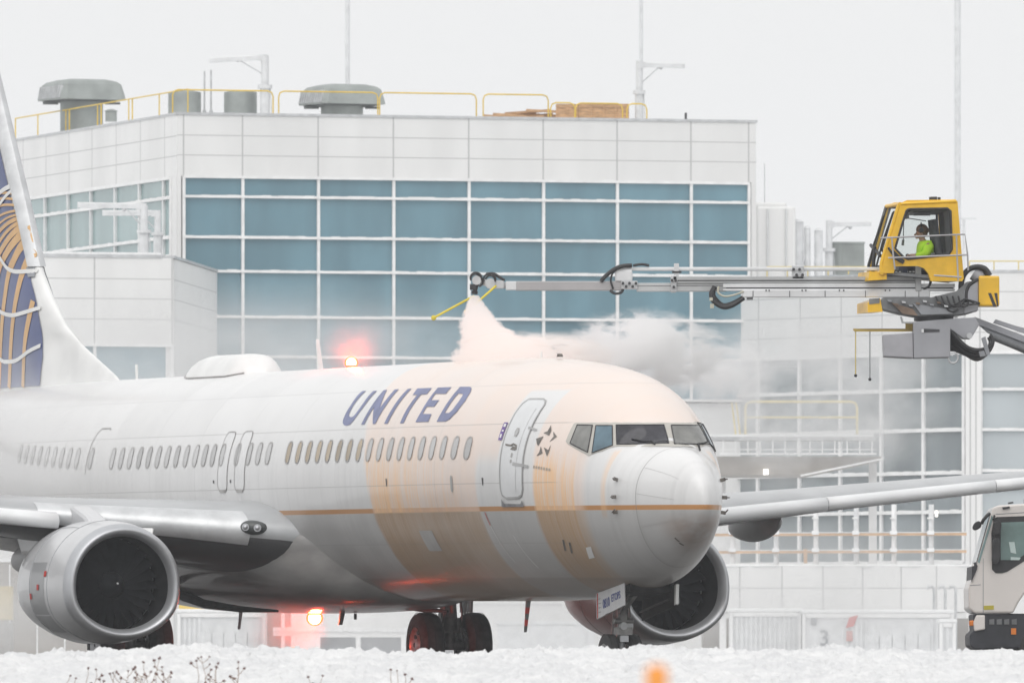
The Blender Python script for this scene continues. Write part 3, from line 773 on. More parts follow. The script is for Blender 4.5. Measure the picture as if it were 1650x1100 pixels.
def pchip_m(xs, ys):
    h = np.diff(xs); d_ = np.diff(ys) / h; m = np.zeros_like(ys)
    for i in range(1, len(xs) - 1):
        if d_[i - 1] * d_[i] > 0:
            w1 = 2 * h[i] + h[i - 1]; w2 = h[i] + 2 * h[i - 1]; m[i] = (w1 + w2) / (w1 / d_[i - 1] + w2 / d_[i])
    m[0] = d_[0]; m[-1] = d_[-1]; return m
SLOPES = [pchip_m(TS, q) for q in (ZT, ZB, WW, ZC)]
def section(x):
    x = math.sqrt(max(x, 0)); k = int(min(max(np.searchsorted(TS, x, side='right') - 1, 0), len(TS) - 2)); h = TS[k + 1] - TS[k]; t = (x - TS[k]) / h
    r = []
    for ys, m in zip((ZT, ZB, WW, ZC), SLOPES):
        r.append((1 + 2 * t) * (1 - t) ** 2 * ys[k] + t * (1 - t) ** 2 * h * m[k] + t * t * (3 - 2 * t) * ys[k + 1] + t * t * (t - 1) * h * m[k + 1])
    return r
def skin(x, th, off=0.0):
    """point on the fuselage: x aft of the nose, th round from the crown (starboard positive)"""
    a, b, c, e = section(x); co, si = math.cos(th), math.sin(th)
    p = Vector((x, c * si, e + (a - e) * co if co > 0 else e + (e - b) * co))
    if off:
        q = skin(x + .02, th) - skin(max(x - .02, .001), th); r = skin(x, th + .01) - skin(x, th - .01)
        n = r.cross(q)
        if n.y * si < 0 or (abs(si) < .2 and n.z * co < 0): n = -n
        p = p + n.normalized() * off
    return p

def plane_paint():
    m, nt, p = base_mat('fuselage_paint')
    x, y, z = coords(nt)
    streak = nz(nt, vec(nt, x * 9, y * .25, z * .35), 1.0, 4, .6)
    streak2 = nz(nt, vec(nt, x * 26, y * .4, z * .5), 1.0, 3, .6)
    soft = nz(nt, vec(nt, x, y, z), .7, 3)
    belly = nz(nt, vec(nt, x * .5, y * 2.5, z * 5), 1.0, 5, .65)
    lower = 1 - z.ss(2.60, 2.625)
    stripe = z.band(2.612, 2.688, .006)
    white = mixc(nt, soft.ss(.3, .7), (.72, .72, .72), (.77, .77, .772))
    grey = mixc(nt, soft.ss(.3, .7), (.47, .468, .465), (.55, .547, .543))
    c = mixc(nt, lower, white, grey)
    # every skin panel has its own slight tone; faint grime runs below the windows
    wn = nt.nodes.new('ShaderNodeTexWhiteNoise'); wn.noise_dimensions = '3D'
    nt.links.new(vec(nt, (x / 2.54)._op('FLOOR'), (z.ss(3.98, 4.0) + z.ss(3.04, 3.06) + z.ss(4.61, 4.63) + z.ss(2.09, 2.11)) * 3.1, y.ss(-.05, .05)), wn.inputs['Vector'])
    pv = NV(nt, wn.outputs['Value'])
    gr = nz(nt, vec(nt, x * 7, y * .2, z * .22), 1.0, 4, .6)
    tone = 1 - (pv * .05 + gr.ss(.45, .8) * .10 * (1 - z.ss(3.0, 4.6)) + soft.ss(.5, .8) * .03)
    tn = nt.nodes.new('ShaderNodeCombineColor')
    for i in range(3): nt.links.new((tone - .004 * i).v, tn.inputs[i])
    c = mixc(nt, 1.0, c, tn.outputs[0], 'MULTIPLY')
    c = mixc(nt, stripe, c, (.52, .25, .085))
    # orange de-icing fluid running down the skin
    u = (z - 2.6).max(0.0)
    xb = u * u * .20 + u * .15 + 10.95
    wob = (streak - .5) * .34 + (soft - .5) * .5 + (streak2 - .5) * .25 * lower
    left = 1 - (x - xb + wob).ss(-.12, .06)
    right = x.ss(2.35, 2.62).max(z.ss(3.80, 3.93)) * (x.ss(1.2, 1.7))
    inside = left * right
    clean1 = (x + (streak2 - .5) * .35).band(3.86, 5.85, .06) * (1 - z.ss(3.30, 3.62))     # washed strip under and behind the door
    doorpad = x.band(3.92, 5.06, .03) * z.band(2.0, 4.52, .03)
    wash = (1 - clean1) * (1 - doorpad)
    blot = nz(nt, vec(nt, x * 1.1, y * .3, z * .8), 1.0, 5, .6)
    thin = inside * wash * (streak * .5 + .75) * (blot * .9 + .5) * .66
    runs = streak2.ss(.36, .66)
    deep1 = x.band(5.95, 12.4, .10) * left * (1 - z.ss(2.9, 4.3 )) * ((x - 6.0) * .17 + .18).min(1.0) * (.35 + .9 * blot)
    deep2 = x.band(2.72, 3.87, .05) * (1 - z.ss(3.0, 3.9)) * (.15 + .95 * blot)
    drip = x.band(1.93, 2.05, .03) * z.band(2.5, 3.55, .05) * .7
    nosetop = (1 - x.ss(2.0, 2.5)) * z.ss(3.62, 3.75) * (y * -1).ss(.5, .75) * .35
    deep = (deep1 * wash.max(.15) + deep2 + drip).min(1.0) * (runs * .62 + .38)
    trail = (lower * left * x.ss(2.0, 3.2) * (runs * .6 + .25) * (blot.ss(.25, .6) * .7 + .3) * ((x - 2) * .05 + .55).min(1.0) * .8)
    amt = (thin * .8 + deep * .68 + nosetop).min(1.0)
    stain = mixc(nt, amt, c, mixc(nt, lower, mixc(nt, deep.ss(.1, .5), (.87, .66, .54), (.90, .57, .31)), (.52, .33, .18)))
    stain = mixc(nt, trail * (1 - clean1), stain, (.34, .25, .17))
    # keel grime, with the dark ground reflection painted in below a sharp edge
    grime_reflection = (((1 - z.ss(1.54, 1.60)) * (.75 + .35 * belly)).max((1 - z.ss(1.3, 2.3)) * (.25 + .5 * belly)) * (1 - (1 - z.ss(1.25, 1.36)) * streak * .35)).min(1.0) * x.ss(1.2, 2.6)
    stain = mixc(nt, grime_reflection * .58, stain, (.17, .135, .105))
    nosefilm = (1 - x.ss(.35, .95)) * (1 - z.ss(2.35, 2.62)) * belly.ss(.25, .6) * .55
    stain = mixc(nt, nosefilm, stain, (.30, .20, .15))
    # skin laps, frames and the radome joint
    pl = z.band(3.985, 4.003, .004).max(z.band(3.046, 3.062, .004)).max(z.band(4.62, 4.632, .003) * .6).max(z.band(2.10, 2.112, .003) * .7)
    pl = pl * (x.ss(3, 3.4))
    seam = x.band(1.232, 1.25, .004)
    fr = x._op('FLOORED_MODULO', 2.54).band(.005, .022, .004) * x.ss(5.5, 6) * .35
    lines = (pl * .45 + seam * .8 + fr).min(1.0)
    stain = mixc(nt, lines * .75, stain, (.22, .21, .2))
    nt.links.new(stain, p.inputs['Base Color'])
    p.inputs['Roughness'].default_value = .34; p.inputs['Coat Weight'].default_value = .3; p.inputs['Coat Roughness'].default_value = .10
    bmp = nt.nodes.new('ShaderNodeBump'); bmp.inputs['Strength'].default_value = .06; bmp.inputs['Distance'].default_value = .02
    nt.links.new((soft + streak * .5).v, bmp.inputs['Height']); nt.links.new(bmp.outputs[0], p.inputs['Normal'])
    return m
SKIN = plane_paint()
RIM = M('window_rim', (.40, .39, .38), .45, .2, var=.15)
PANE = M('cabin_pane', (.50, .50, .50), .12, var=.22, scale=1, objvar=.7)
PANE_T = M('cabin_pane_tan', (.40, .31, .20), .08, var=.35, scale=2, objvar=.6)
DECAL_LINE = M('door_seal', (.42, .42, .42), .6, var=.15)
WIND_D = M('windshield_dark', (.035, .034, .042), .05, var=.5, scale=4)  # cockpit pane tones: reflection and see-through light put into the colours
WIND_G = M('side_glass', (.20, .20, .19), .06, var=.3, scale=3)
WIND_B = M('blue_side_glass', (.10, .16, .20), .06, var=.3, scale=3)
WFRAME = M('cockpit_frame_paint', (.50, .48, .44), .45, var=.08)
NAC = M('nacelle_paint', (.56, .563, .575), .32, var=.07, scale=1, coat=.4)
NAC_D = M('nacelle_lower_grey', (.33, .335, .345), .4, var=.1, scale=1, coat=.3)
DUCT = M('inlet_duct', (.022, .022, .024), .6, var=.2, spec=.15)
BLADE = M('fan_blade', (.018, .019, .022), .5, .0, var=.3, scale=5, spec=.2)
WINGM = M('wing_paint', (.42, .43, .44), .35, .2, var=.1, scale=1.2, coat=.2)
WING_U = M('wing_underside', (.07, .07, .072), .55, var=.2, scale=.8, coat=.2)  # shade under the wing put into this darker colour
TYRE = M('tyre_rubber', (.035, .034, .034), .7, var=.4, scale=8)
HUBM = M('wheel_hub', (.50, .50, .52), .4, .5, var=.2)
STRUT = M('gear_strut', (.13, .12, .115), .4, .35, var=.35, scale=6)
BAY_SHADE = M('bay_and_shade', (.025, .024, .023), .7, var=.4, scale=5, spec=.15)
GOLD = M('gold_paint', (.68, .42, .19), .4, var=.08)
FIELDM = M('fin_navy', (.042, .066, .20), .35, var=.15, scale=.8, coat=.3)
PURPLE = M('purple_sign', (.16, .09, .32), .45, var=.15)
STARM = M('emblem_grey', (.16, .145, .13), .5, var=.35, scale=9)

def tri_split(pts, tris, L):
    """split long edges so that a flat outline can follow a curved skin"""
    pts = list(pts); out = []; st = list(tris); cache = {}
    while st:
        a, b, c = st.pop()
        e = [((pts[i] - pts[j]).length, i, j, k) for i, j, k in ((a, b, c), (b, c, a), (c, a, b))]
        ln, i, j, k = max(e)
        if ln <= L: out.append((a, b, c)); continue
        key = (min(i, j), max(i, j))
        if key not in cache: pts.append((pts[i] + pts[j]) / 2); cache[key] = len(pts) - 1
        m_ = cache[key]; st += [(i, m_, k), (m_, j, k)]
    return pts, out
def decal(name, loops, mat, parent, off=.006, side=1, L=.16, fn=None, mb=None, mi=0):
    """thin patch lying on the skin; loops: outer outline then holes, in (x, th)"""
    k = 1.0 if fn else 1.9
    ls = [[Vector((u, v * k, 0)) for u, v in lp] for lp in loops]
    tris = tessellate_polygon(ls); pts = [v for l in ls for v in l]
    pts, tris = tri_split(pts, tris, L)
    q = [(fn(v.x, v.y, off) if fn else skin(v.x, side * v.y / k, off)) for v in pts]
    b = mb or MB(); b.add(q, tris, mi, True)
    return b if mb else b.build(name, mat, parent)
def ribbon(line, w_, k=1.9, closed=False):
    """outline polygons (quads) of a band along a (x, th) line"""
    n = len(line); P = [Vector((a, b * k)) for a, b in line]; L_, R_ = [], []
    for i in range(n):
        a = P[(i - 1) % n] if (closed or i) else P[i]; b = P[(i + 1) % n] if (closed or i < n - 1) else P[i]
        t = (b - a).normalized(); nn = Vector((-t.y, t.x)) * w_ / 2
        L_.append(((P[i] + nn).x, (P[i] + nn).y / k)); R_.append(((P[i] - nn).x, (P[i] - nn).y / k))
    m_ = n if closed else n - 1
    return [[L_[i], L_[(i + 1) % n], R_[(i + 1) % n], R_[i]] for i in range(m_)]
def band_mesh(name, line, w_, mat, parent, closed=False, off=.007, k=1.9, fn=None):
    b = MB()
    for q in ribbon(line, w_, k, closed): decal(None, [q], None, None, off, fn=fn, mb=b)
    return b.build(name, mat, parent)
def rrect(cx, cy, hx, hy, r, ky=1.9, n=4, lean=0.0):
    """rounded rectangle in (x, th); hx, hy, r in metres"""
    pts = []
    for (sx, sy, a0) in ((1, 1, 0), (-1, 1, 90), (-1, -1, 180), (1, -1, 270)):
        for i in range(n + 1):
            a = R(a0 + 90 * i / n); X = sx * (hx - r) + r * math.cos(a); Y = sy * (hy - r) + r * math.sin(a)
            pts.append((cx + X + lean * Y, cy + Y / ky))
    return pts

plane = empty('airliner', (A_X0, A_Y0, -TH * 4), 'white twin-engine airliner with gold stripe and orange fluid stains, being sprayed', 'airplane', rot=(0, -TH, R(109)))

def build_fuselage():
    xs = [.0012] + [40.6 * (i / 150) ** 1.75 for i in range(1, 151)]
    n = 96; vs = []; fs = []
    for x in xs:
        a, b, c, e = section(x)
        for k in range(n):
            th = 2 * math.pi * k / n; co = math.cos(th); vs.append((x, c * math.sin(th), e + (a - e) * co if co > 0 else e + (e - b) * co))
    for j in range(len(xs) - 1):
        for k in range(n): fs.append((j * n + k, (j + 1) * n + k, (j + 1) * n + (k + 1) % n, j * n + (k + 1) % n))
    b = MB(); b.add(vs, fs, 0, True); b.add(vs[:n], [tuple(range(n))]); b.add(vs[-n:], [tuple(reversed(range(n)))])
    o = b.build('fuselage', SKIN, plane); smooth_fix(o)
build_fuselage()

def windows():
    xs = [6.25 + .532 * i for i in range(18)] + [16.38 + .528 * i for i in range(3)]
    xs += [18.08, 18.92] + [19.42, 19.90] + [20.40 + .533 * i for i in range(10)] + [26.52] + [27.38 + .532 * i for i in range(9)]
    for i, x in enumerate(xs):
        for side in (1, -1):
            if side < 0 and i > 30: continue
            c = 1.347
            ro, ri = rrect(x, c, .128, .20, .12), rrect(x, c, .108, .18, .105)
            fr = decal('passenger_window', [ro, ri], RIM, plane, .012, side)
            decal('pane', [ri], PANE_T if 10 <= i <= 17 else PANE, fr, .005, side)
windows()

PFR = [(3.061,1.158),(3.129,1.140),(3.139,0.934),(3.095,0.913),(2.846,0.856),(2.618,0.784),(2.427,0.690),(2.284,0.567),(2.181,0.425),(2.112,0.270),(2.077,0.101),(2.077,-0.080),(2.092,-0.194),(2.131,-0.315),(2.197,-0.446),(2.314,-0.590),(2.632,-0.781),(2.271,-0.902),(2.189,-0.935),(1.956,-0.725),(1.850,-0.550),(1.488,-0.301),(1.277,-0.055),(1.291,0.104),(1.430,0.242),(1.587,0.357),(1.752,0.454),(1.866,0.578),(1.951,0.722),(2.057,0.857),(2.210,1.038),(2.456,1.193),(2.765,1.183)]
PW3 = [(3.033,0.931),(2.916,0.907),(2.803,0.881),(2.695,0.852),(2.610,0.952),(2.546,1.054),(2.500,1.157),(2.661,1.155),(2.827,1.150),(2.997,1.142),(2.998,1.073),(3.010,1.002)]
PW2 = [(2.621,0.833),(2.518,0.793),(2.426,0.746),(2.345,0.691),(2.257,0.747),(2.175,0.806),(2.098,0.869),(2.179,0.968),(2.279,1.057),(2.397,1.137),(2.453,1.034),(2.527,0.933)]
PW1 = [(2.302,0.646),(2.199,0.531),(2.121,0.405),(2.069,0.269),(2.044,0.122),(2.039,-0.032),(1.992,-0.032),(1.945,-0.033),(1.894,-0.033),(1.825,-0.025),(1.576,0.059),(1.667,0.219),(1.788,0.354),(1.874,0.505),(1.952,0.663),(2.054,0.810),(2.099,0.775),(2.147,0.741),(2.197,0.708),(2.248,0.677)]
PW1B = [(2.046,-0.152),(2.066,-0.257),(2.104,-0.368),(2.171,-0.488),(2.280,-0.620),(2.529,-0.786),(2.440,-0.805),(2.372,-0.829),(2.315,-0.857),(2.266,-0.889),(2.223,-0.925),(1.997,-0.725),(1.904,-0.562),(1.824,-0.407),(1.622,-0.211),(1.505,-0.026),(1.821,-0.132),(1.895,-0.143),(1.947,-0.147),(1.996,-0.149)]
def cockpit():
    # cream painted frame round the six panes, then the panes
    decal('cockpit_frame', [PFR], WFRAME, plane, .006, L=.08)
    decal('cockpit_frame', [[(2.60, -.77), (3.10, -.90), (3.12, -1.17), (2.45, -1.20), (2.25, -.92)]], WFRAME, plane, .006, L=.08)
    for poly, m_, side in ((PW3, WIND_G, 1), (PW2, WIND_B, 1), (PW1, WIND_D, 1), (PW1B, WIND_G, 1), (PW2, WIND_B, -1), (PW3, WIND_G, -1)):
        if side < 0: poly = [(x + .10, t) for x, t in poly]
        fr = decal('cockpit_window', [poly], m_, plane, .014, side, L=.08)
        cl = poly + [poly[0]]; b = MB(); b.tube([skin(a, side * t, .016) for a, t in cl], .009, 5); b.build('seal', DARK, fr)
    for line in ([(1.80, .28), (1.86, .40), (1.97, .56)], [(1.92, -.60), (2.0, -.72), (2.12, -.82)]):
        b = MB(); b.tube([skin(a, t, .03) for a, t in line], .012, 5); b.tube([skin(line[0][0], line[0][1], .03), skin(line[0][0] - .16, line[0][1] + (.02 if line[0][1] > 0 else -.02), .02)], .016, 5)
        b.build('wiper', BLACK, plane)
cockpit()

def doors():
    outl = [(4.858, .817), (4.396, .787), (4.303, .799), (4.234, .839), (4.215, .984), (4.212, 1.205), (4.20, 1.329), (4.18, 1.482), (4.176, 1.670), (4.233, 1.721), (4.341, 1.744), (4.750, 1.755), (4.882, 1.733), (4.921, 1.685), (4.935, 1.505), (4.956, 1.333), (4.972, 1.1), (4.985, .984), (4.955, .877)]
    d = decal('service_door', [outl], M('door_paint', (.70, .71, .72), .35, var=.05, coat=.4), plane, .010, L=.14)
    band_mesh('door_seal', outl, .036, DECAL_LINE, d, True, .014)
    band_mesh('inner_seal', [(4.30 + (a - 4.57) * 0 + (.09 if a < 4.4 else -.0), b) for a, b in [(4.22, .90), (4.22, 1.70)]], .010, DECAL_LINE, d, False, .013)
    dw = decal('door_window', [[(4.656, 1.124), (4.574, 1.122), (4.537, 1.165), (4.571, 1.209), (4.646, 1.205), (4.679, 1.161)]], RIM, d, .016)
    decal('pane', [[(4.64, 1.136), (4.58, 1.136), (4.556, 1.165), (4.58, 1.196), (4.635, 1.194), (4.655, 1.161)]], PANE, d, .018)
    decal('handle', [[(4.873, 1.283), (4.680, 1.285), (4.594, 1.268), (4.459, 1.283), (4.470, 1.300), (4.585, 1.288), (4.652, 1.303), (4.85, 1.300)]], STARM, d, .016)
    decal('handle_recess', [[(4.66, 1.330), (4.60, 1.300), (4.455, 1.298), (4.447, 1.322), (4.501, 1.334)]], STARM, d, .016)
    decal('hinge', [[(4.30, 1.09), (4.02, 1.10), (4.02, 1.12), (4.30, 1.115)]], DECAL_LINE, d, .017); decal('hinge', [[(4.50, 1.44), (4.0, 1.45), (4.0, 1.475), (4.50, 1.47)]], DECAL_LINE, d, .017)
    decal('stencil', [[(4.60, 1.36), (4.55, 1.36), (4.55, 1.40), (4.60, 1.40)]], RIM, d, .016); decal('stencil', [[(4.60, 1.42), (4.55, 1.42), (4.55, 1.45), (4.60, 1.45)]], RIM, d, .016)
    decal('door_sill', [[(4.922, 1.763), (4.845, 1.80), (4.293, 1.795), (4.216, 1.761), (4.195, 1.817), (4.957, 1.830)]], M('sill_metal', (.30, .30, .31), .5, .4, var=.3, scale=8), plane, .02)
    sg = decal('door_sign', [[(5.190, 1.088), (5.055, 1.083), (5.045, 1.255), (5.17, 1.258)]], PURPLE, plane, .012)
    decal('sign_mark', [[(5.155, 1.10), (5.075, 1.10), (5.07, 1.13), (5.15, 1.13)]], WHITE, sg, .016); decal('sign_mark', [[(5.145, 1.16), (5.075, 1.16), (5.07, 1.175), (5.14, 1.175)]], WHITE, sg, .016)
    decal('sign_mark', [[(5.145, 1.20), (5.085, 1.20), (5.08, 1.235), (5.14, 1.235)]], WHITE, sg, .016)
    for x0, x1 in ((18.51, 19.03), (17.56, 18.10)):
        hatch = decal('overwing_exit', [rrect((x0 + x1) / 2, 1.40, (x1 - x0) / 2, .51, .13)], M('exit_paint', (.74, .74, .74), .35, var=.04, coat=.4), plane, .004)
        band_mesh('seal', rrect((x0 + x1) / 2, 1.40, (x1 - x0) / 2, .51, .13), .022, RIM, hatch, True, .009)
        decal('foot_plate', [[(x0 + .10, 1.655), (x1 - .10, 1.655), (x1 - .12, 1.68), (x0 + .12, 1.68)]], RIM, hatch, .012)
    for x in (18.28, 19.22): decal('latch_mark', [[(x, 1.575), (x + .06, 1.575), (x + .06, 1.60), (x, 1.60)]], DARK, plane, .008)
    band_mesh('rear_door', [(25.95, 1.065), (26.0, 1.045), (26.52, 1.045), (26.66, 1.10), (26.72, 1.2), (26.74, 1.34), (26.74, 1.5)], .03, RIM, plane, False, .008)
    decal('vent_hatch', [rrect(6.82, 1.654, .05, .125, .05)], RIM, plane, .008)
    decal('access_panel', [[(8.95, 2.03), (8.3, 2.03), (8.3, 2.22), (8.95, 2.22)]], M('panel_grey', (.45, .44, .43), .4, var=.1), plane, .006)
    decal('placard', [[(2.78, 2.21), (2.62, 2.20), (2.70, 2.34), (2.88, 2.35)]], WHITE, plane, .008)
    for x, t in ((10.0, 1.60), (5.55, 1.6)): decal('drain_port', [[(x, t), (x + .05, t), (x + .04, t + .06), (x + .01, t + .06)]], DARK, plane, .01)
    for x, t in ((3.2, 2.15), (3.35, 2.12)):
        decal('stencil', [[(x, t), (x - .05, t), (x + .05, t + .12), (x + .1, t + .12)]], STARM, plane, .008)
    # gear-door scrape marks on the lower nose
    for a, b_ in (((5.62, 1.95), (5.45, 2.35)), ((4.9, 2.08), (4.75, 2.42))): band_mesh('red_mark', [a, ((a[0] + b_[0]) / 2, (a[1] + b_[1]) / 2), b_], .02, WHITE, plane, False, .008)
    band_mesh('red_mark', [(5.66, 1.88), (5.60, 1.99)], .022, RED, plane, False, .011)
    # radome lightning strips and stencil
    for t in (.95, 1.52, 2.02, -.35, -1.0, -1.9, 3.0): band_mesh('lightning_strip', [(1.22, t), (.8, t * 1.0), (.42, t)], .010, RIM, plane, False, .005)
    decal('stencil', [[(.62, 2.45), (.60, 2.62), (.57, 2.62), (.59, 2.45)]], STARM, plane, .006); decal('stencil', [[(.62, 2.64), (.60, 2.80), (.57, 2.80), (.59, 2.64)]], STARM, plane, .006)
    for s in (1, -1):
        for t, dz in ((1.315, 0), (1.62, 0), (1.80, 1)):
            b = MB(); p = skin(1.70, s * t, .0); q = skin(1.70, s * t, .085)
            b.bar(p, q, .055, .018, up=(1, 0, 0)); b.tube([q + Vector((.04, 0, 0)), q + Vector((-.09, 0, .0 if not dz else .05))], .012, 6); b.build('air_data_probe', STARM, plane)
doors()

LET = {'U': [[(13.173,.727),(13.197,.777),(13.116,.885),(13.069,.989),(13.012,1.054),(12.94,1.086),(12.812,1.108),(12.658,1.114),(12.516,1.105),(12.432,1.064),(12.383,1.006),(12.345,.916),(12.373,.818),(12.392,.732),(12.582,.733),(12.566,.797),(12.51,.885),(12.508,.966),(12.535,1.01),(12.591,1.028),(12.695,1.03),(12.801,1.018),(12.863,1.001),(12.905,.962),(12.957,.898),(12.985,.831),(12.994,.773),(12.994,.726)]],
 'N': [[(11.917,1.11),(11.754,1.109),(11.764,.939),(11.317,1.109),(11.183,1.108),(11.201,.915),(11.29,.725),(11.489,.727),(11.437,.835),(11.418,.947),(11.895,.725),(12.049,.73),(11.964,.884),(11.927,.993)]],
 'I': [[(10.726,1.111),(10.552,1.111),(10.553,1.016),(10.588,.874),(10.636,.726),(10.817,.728),(10.792,.848),(10.749,.987)]],
 'T': [[(9.911,1.113),(9.725,1.112),(9.77,.99),(9.811,.809),(9.519,.808),(9.582,.73),(10.325,.727),(10.234,.81),(10.003,.81),(9.969,.961)]],
 'E': [[(9.131,1.108),(8.483,1.108),(8.526,1.032),(8.985,1.029),(9.005,.953),(8.625,.956),(8.608,.885),(9.025,.884),(9.094,.808),(8.546,.813),(8.594,.73),(9.274,.73),(9.185,.877),(9.131,1.006)]],
 'D': [[(8.071,1.109),(7.626,1.107),(7.496,1.087),(7.334,1.013),(7.291,.895),(7.407,.791),(7.544,.745),(7.676,.729),(8.168,.729),(8.106,.884),(8.075,1.007)], [(7.897,1.024),(7.69,1.024),(7.603,.991),(7.579,.901),(7.628,.836),(7.681,.817),(7.927,.811),(7.933,.866),(7.912,.941)]]}
def lettering():
    b = MB()
    for k, loops in LET.items(): decal(None, loops, None, None, .007, mb=b)
    b.build('airline_lettering', M('lettering_blue', (.165, .185, .33), .45, var=.15), plane)
    b = MB()
    for lp in ([(3.684,1.03),(3.603,1.085),(3.614,1.136),(3.793,1.123),(3.697,1.096)], [(3.546,1.085),(3.393,1.122),(3.543,1.196),(3.480,1.131)], [(3.946,1.193),(3.758,1.155),(3.820,1.257),(3.870,1.242)], [(3.742,1.255),(3.644,1.315),(3.805,1.354),(3.743,1.310)], [(3.478,1.215),(3.475,1.284),(3.503,1.335),(3.647,1.258),(3.506,1.274)]):
        decal(None, [lp], None, None, .008, mb=b)
    b.build('alliance_emblem', STARM, plane)
    b = MB()
    for i in range(7): decal(None, [[(3.86 - i * .075, 1.445), (3.81 - i * .075, 1.445), (3.81 - i * .075, 1.47), (3.86 - i * .075, 1.47)]], None, None, .006, mb=b)
    b.build('alliance_caption', M('caption_grey', (.52, .44, .36), .5, var=.2), plane)
lettering()

# ---- fin
FLE = [(30.6, 5.05), (30.83, 5.17), (33.0, 5.79), (33.96, 6.14), (34.92, 6.69), (35.5, 7.13), (36.48, 8.40), (38.05, 10.38), (39.65, 12.4)]
def fin_le(z):
    for (a, b), (c, d_) in zip(FLE, FLE[1:]):
        if b <= z <= d_: return a + (c - a) * (z - b) / (d_ - b)
    return FLE[0][0] if z < FLE[0][1] else FLE[-1][0]
fin_te = lambda z: 40.3 + (z - 5) * .13
def fin_y(x, z):
    a, b = fin_le(z), fin_te(z); main = max(a, 33.9 + (z - 5.2) * .795)
    c = min(max((x - a) / (b - a), 0), 1)
    h = .62 * (b - main) * .5 * .17 * (2.969 * math.sqrt(c) - 1.26 * c - 3.516 * c * c + 2.843 * c ** 3 - 1.015 * c ** 4) * .9
    k = min(1, max(0, (x - main + .5) / 1.6)); k = k * k * (3 - 2 * k)
    return h * (k + (1 - k) * min(1, .35 + .65 * max(0, 1 - (main - a) / 1.2)))
def fin_pt(x, z, off): return Vector((x, fin_y(x, z) + off, z))
def build_fin():
    zs = [4.7, 5.05] + [5.05 + (12.4 - 5.05) * (i / 110) for i in range(1, 111)]; n = 48; vs = []; fs = []
    for z in zs:
        a, b = fin_le(z), fin_te(z)
        if z < 5: a = 31.2
        for k in range(2 * n):
            s = 1 if k < n else -1; t = (k if k < n else 2 * n - k) / n; x = a + (b - a) * t * t * (1.5 - .5 * t)
            vs.append((x, s * fin_y(x, max(z, 5.06)), z))
    N = 2 * n
    for j in range(len(zs) - 1):
        for k in range(N): fs.append((j * N + k, j * N + (k + 1) % N, (j + 1) * N + (k + 1) % N, (j + 1) * N + k))
    fs.append(tuple(range((len(zs) - 1) * N, len(zs) * N)))
    b = MB(); b.add(vs, fs, 0, True); fin = b.build('tail_fin', WHITE, plane); smooth_fix(fin)
    fld = [(39.2, 12.0), (38.35, 10.3), (38.0, 9.87), (37.13, 8.80), (36.80, 8.39), (35.95, 7.43), (35.68, 7.08), (35.44, 6.84), (35.18, 6.58), (34.82, 6.09), (34.63, 5.59), (34.61, 5.07), (39.9, 5.07), (40.9, 12.0)]
    decal('navy_field', [fld], FIELDM, fin, .016, L=.15, fn=fin_pt)
    decal('navy_field', [fld], FIELDM, fin, .016, L=.15, fn=lambda x, z, o: Vector((x, -fin_y(x, z) - o, z)))
    bl = MB()
    le = [(z, fin_le(z)) for z in (7.25, 7.45, 7.8, 8.4, 9.2, 10.4, 11.4, 12.35)]
    for s in (1, -1):
        vs = []
        for z, x in le: vs += [(x - .03, 0, z), (x + .07, s * (fin_y(x + .07, z) + .062), z), (x + .19, s * (fin_y(x + .19, z) + .056), z)]
        bl.add(vs, [(i * 3 + j, i * 3 + j + 1, i * 3 + j + 4, i * 3 + j + 3) for i in range(len(le) - 1) for j in (0, 1)], 0, True)
    bl.build('leading_edge', ALU, fin)
    decal('edge_joint', [[(35.50, 7.06), (35.62, 7.24), (35.86, 7.24), (35.72, 7.06)]], GREYM, fin, .034, fn=fin_pt)
    RIB = {'A':[(35.89,7.79),(36.20,7.55),(36.43,7.35),(36.64,7.17),(36.92,6.63),(37.20,5.89),(37.48,5.06)],'B':[(35.69,7.54),(35.85,7.30),(35.98,7.09),(36.20,6.61),(36.45,5.87),(36.71,5.06)],'C':[(35.33,6.62),(35.36,6.5),(35.52,5.85),(35.70,5.06)],
     'D':[(36.00,7.93),(36.47,7.69),(36.79,7.52),(37.10,7.34),(37.31,7.12),(37.50,6.69),(37.69,6.15),(38.1,5.06)],'E':[(36.12,8.03),(36.55,7.86),(36.98,7.65),(37.30,7.46),(37.65,7.13),(37.97,6.73),(38.5,5.6)],'F':[(36.20,8.10),(36.67,7.97),(37.18,7.76),(37.65,7.50),(38.05,7.19),(38.7,6.3)],
     'G':[(36.24,8.17),(36.78,8.07),(37.33,7.90),(37.97,7.64),(38.7,7.0)],'H':[(36.28,8.23),(36.94,8.15),(37.65,7.96),(38.05,7.83)],'I':[(36.31,8.30),(37.02,8.25),(37.65,8.14),(38.05,8.04)],'J':[(36.39,8.38),(37.06,8.41),(37.65,8.35),(38.05,8.29)],
     'K':[(36.51,8.49),(37.10,8.53),(37.65,8.50),(38.05,8.44)],'L':[(36.67,8.61),(37.18,8.63),(37.65,8.60)]}
    WARC = [[(38.05,5.82),(37.65,5.72),(37.14,5.57),(36.63,5.54),(35.94,5.57),(34.76,5.80)], [(38.05,6.76),(37.65,6.64),(37.14,6.46),(36.37,6.38),(35.69,6.41),(34.95,6.49)],
     [(36.76,8.67),(37.26,8.42),(37.46,8.21),(37.51,7.94),(37.42,7.58),(37.14,7.45),(36.71,7.25),(36.20,7.17),(35.47,7.17)], [(38.05,8.39),(37.65,8.51),(37.18,8.67),(36.71,8.77)]]
    b = MB(); rr = random.Random(1)
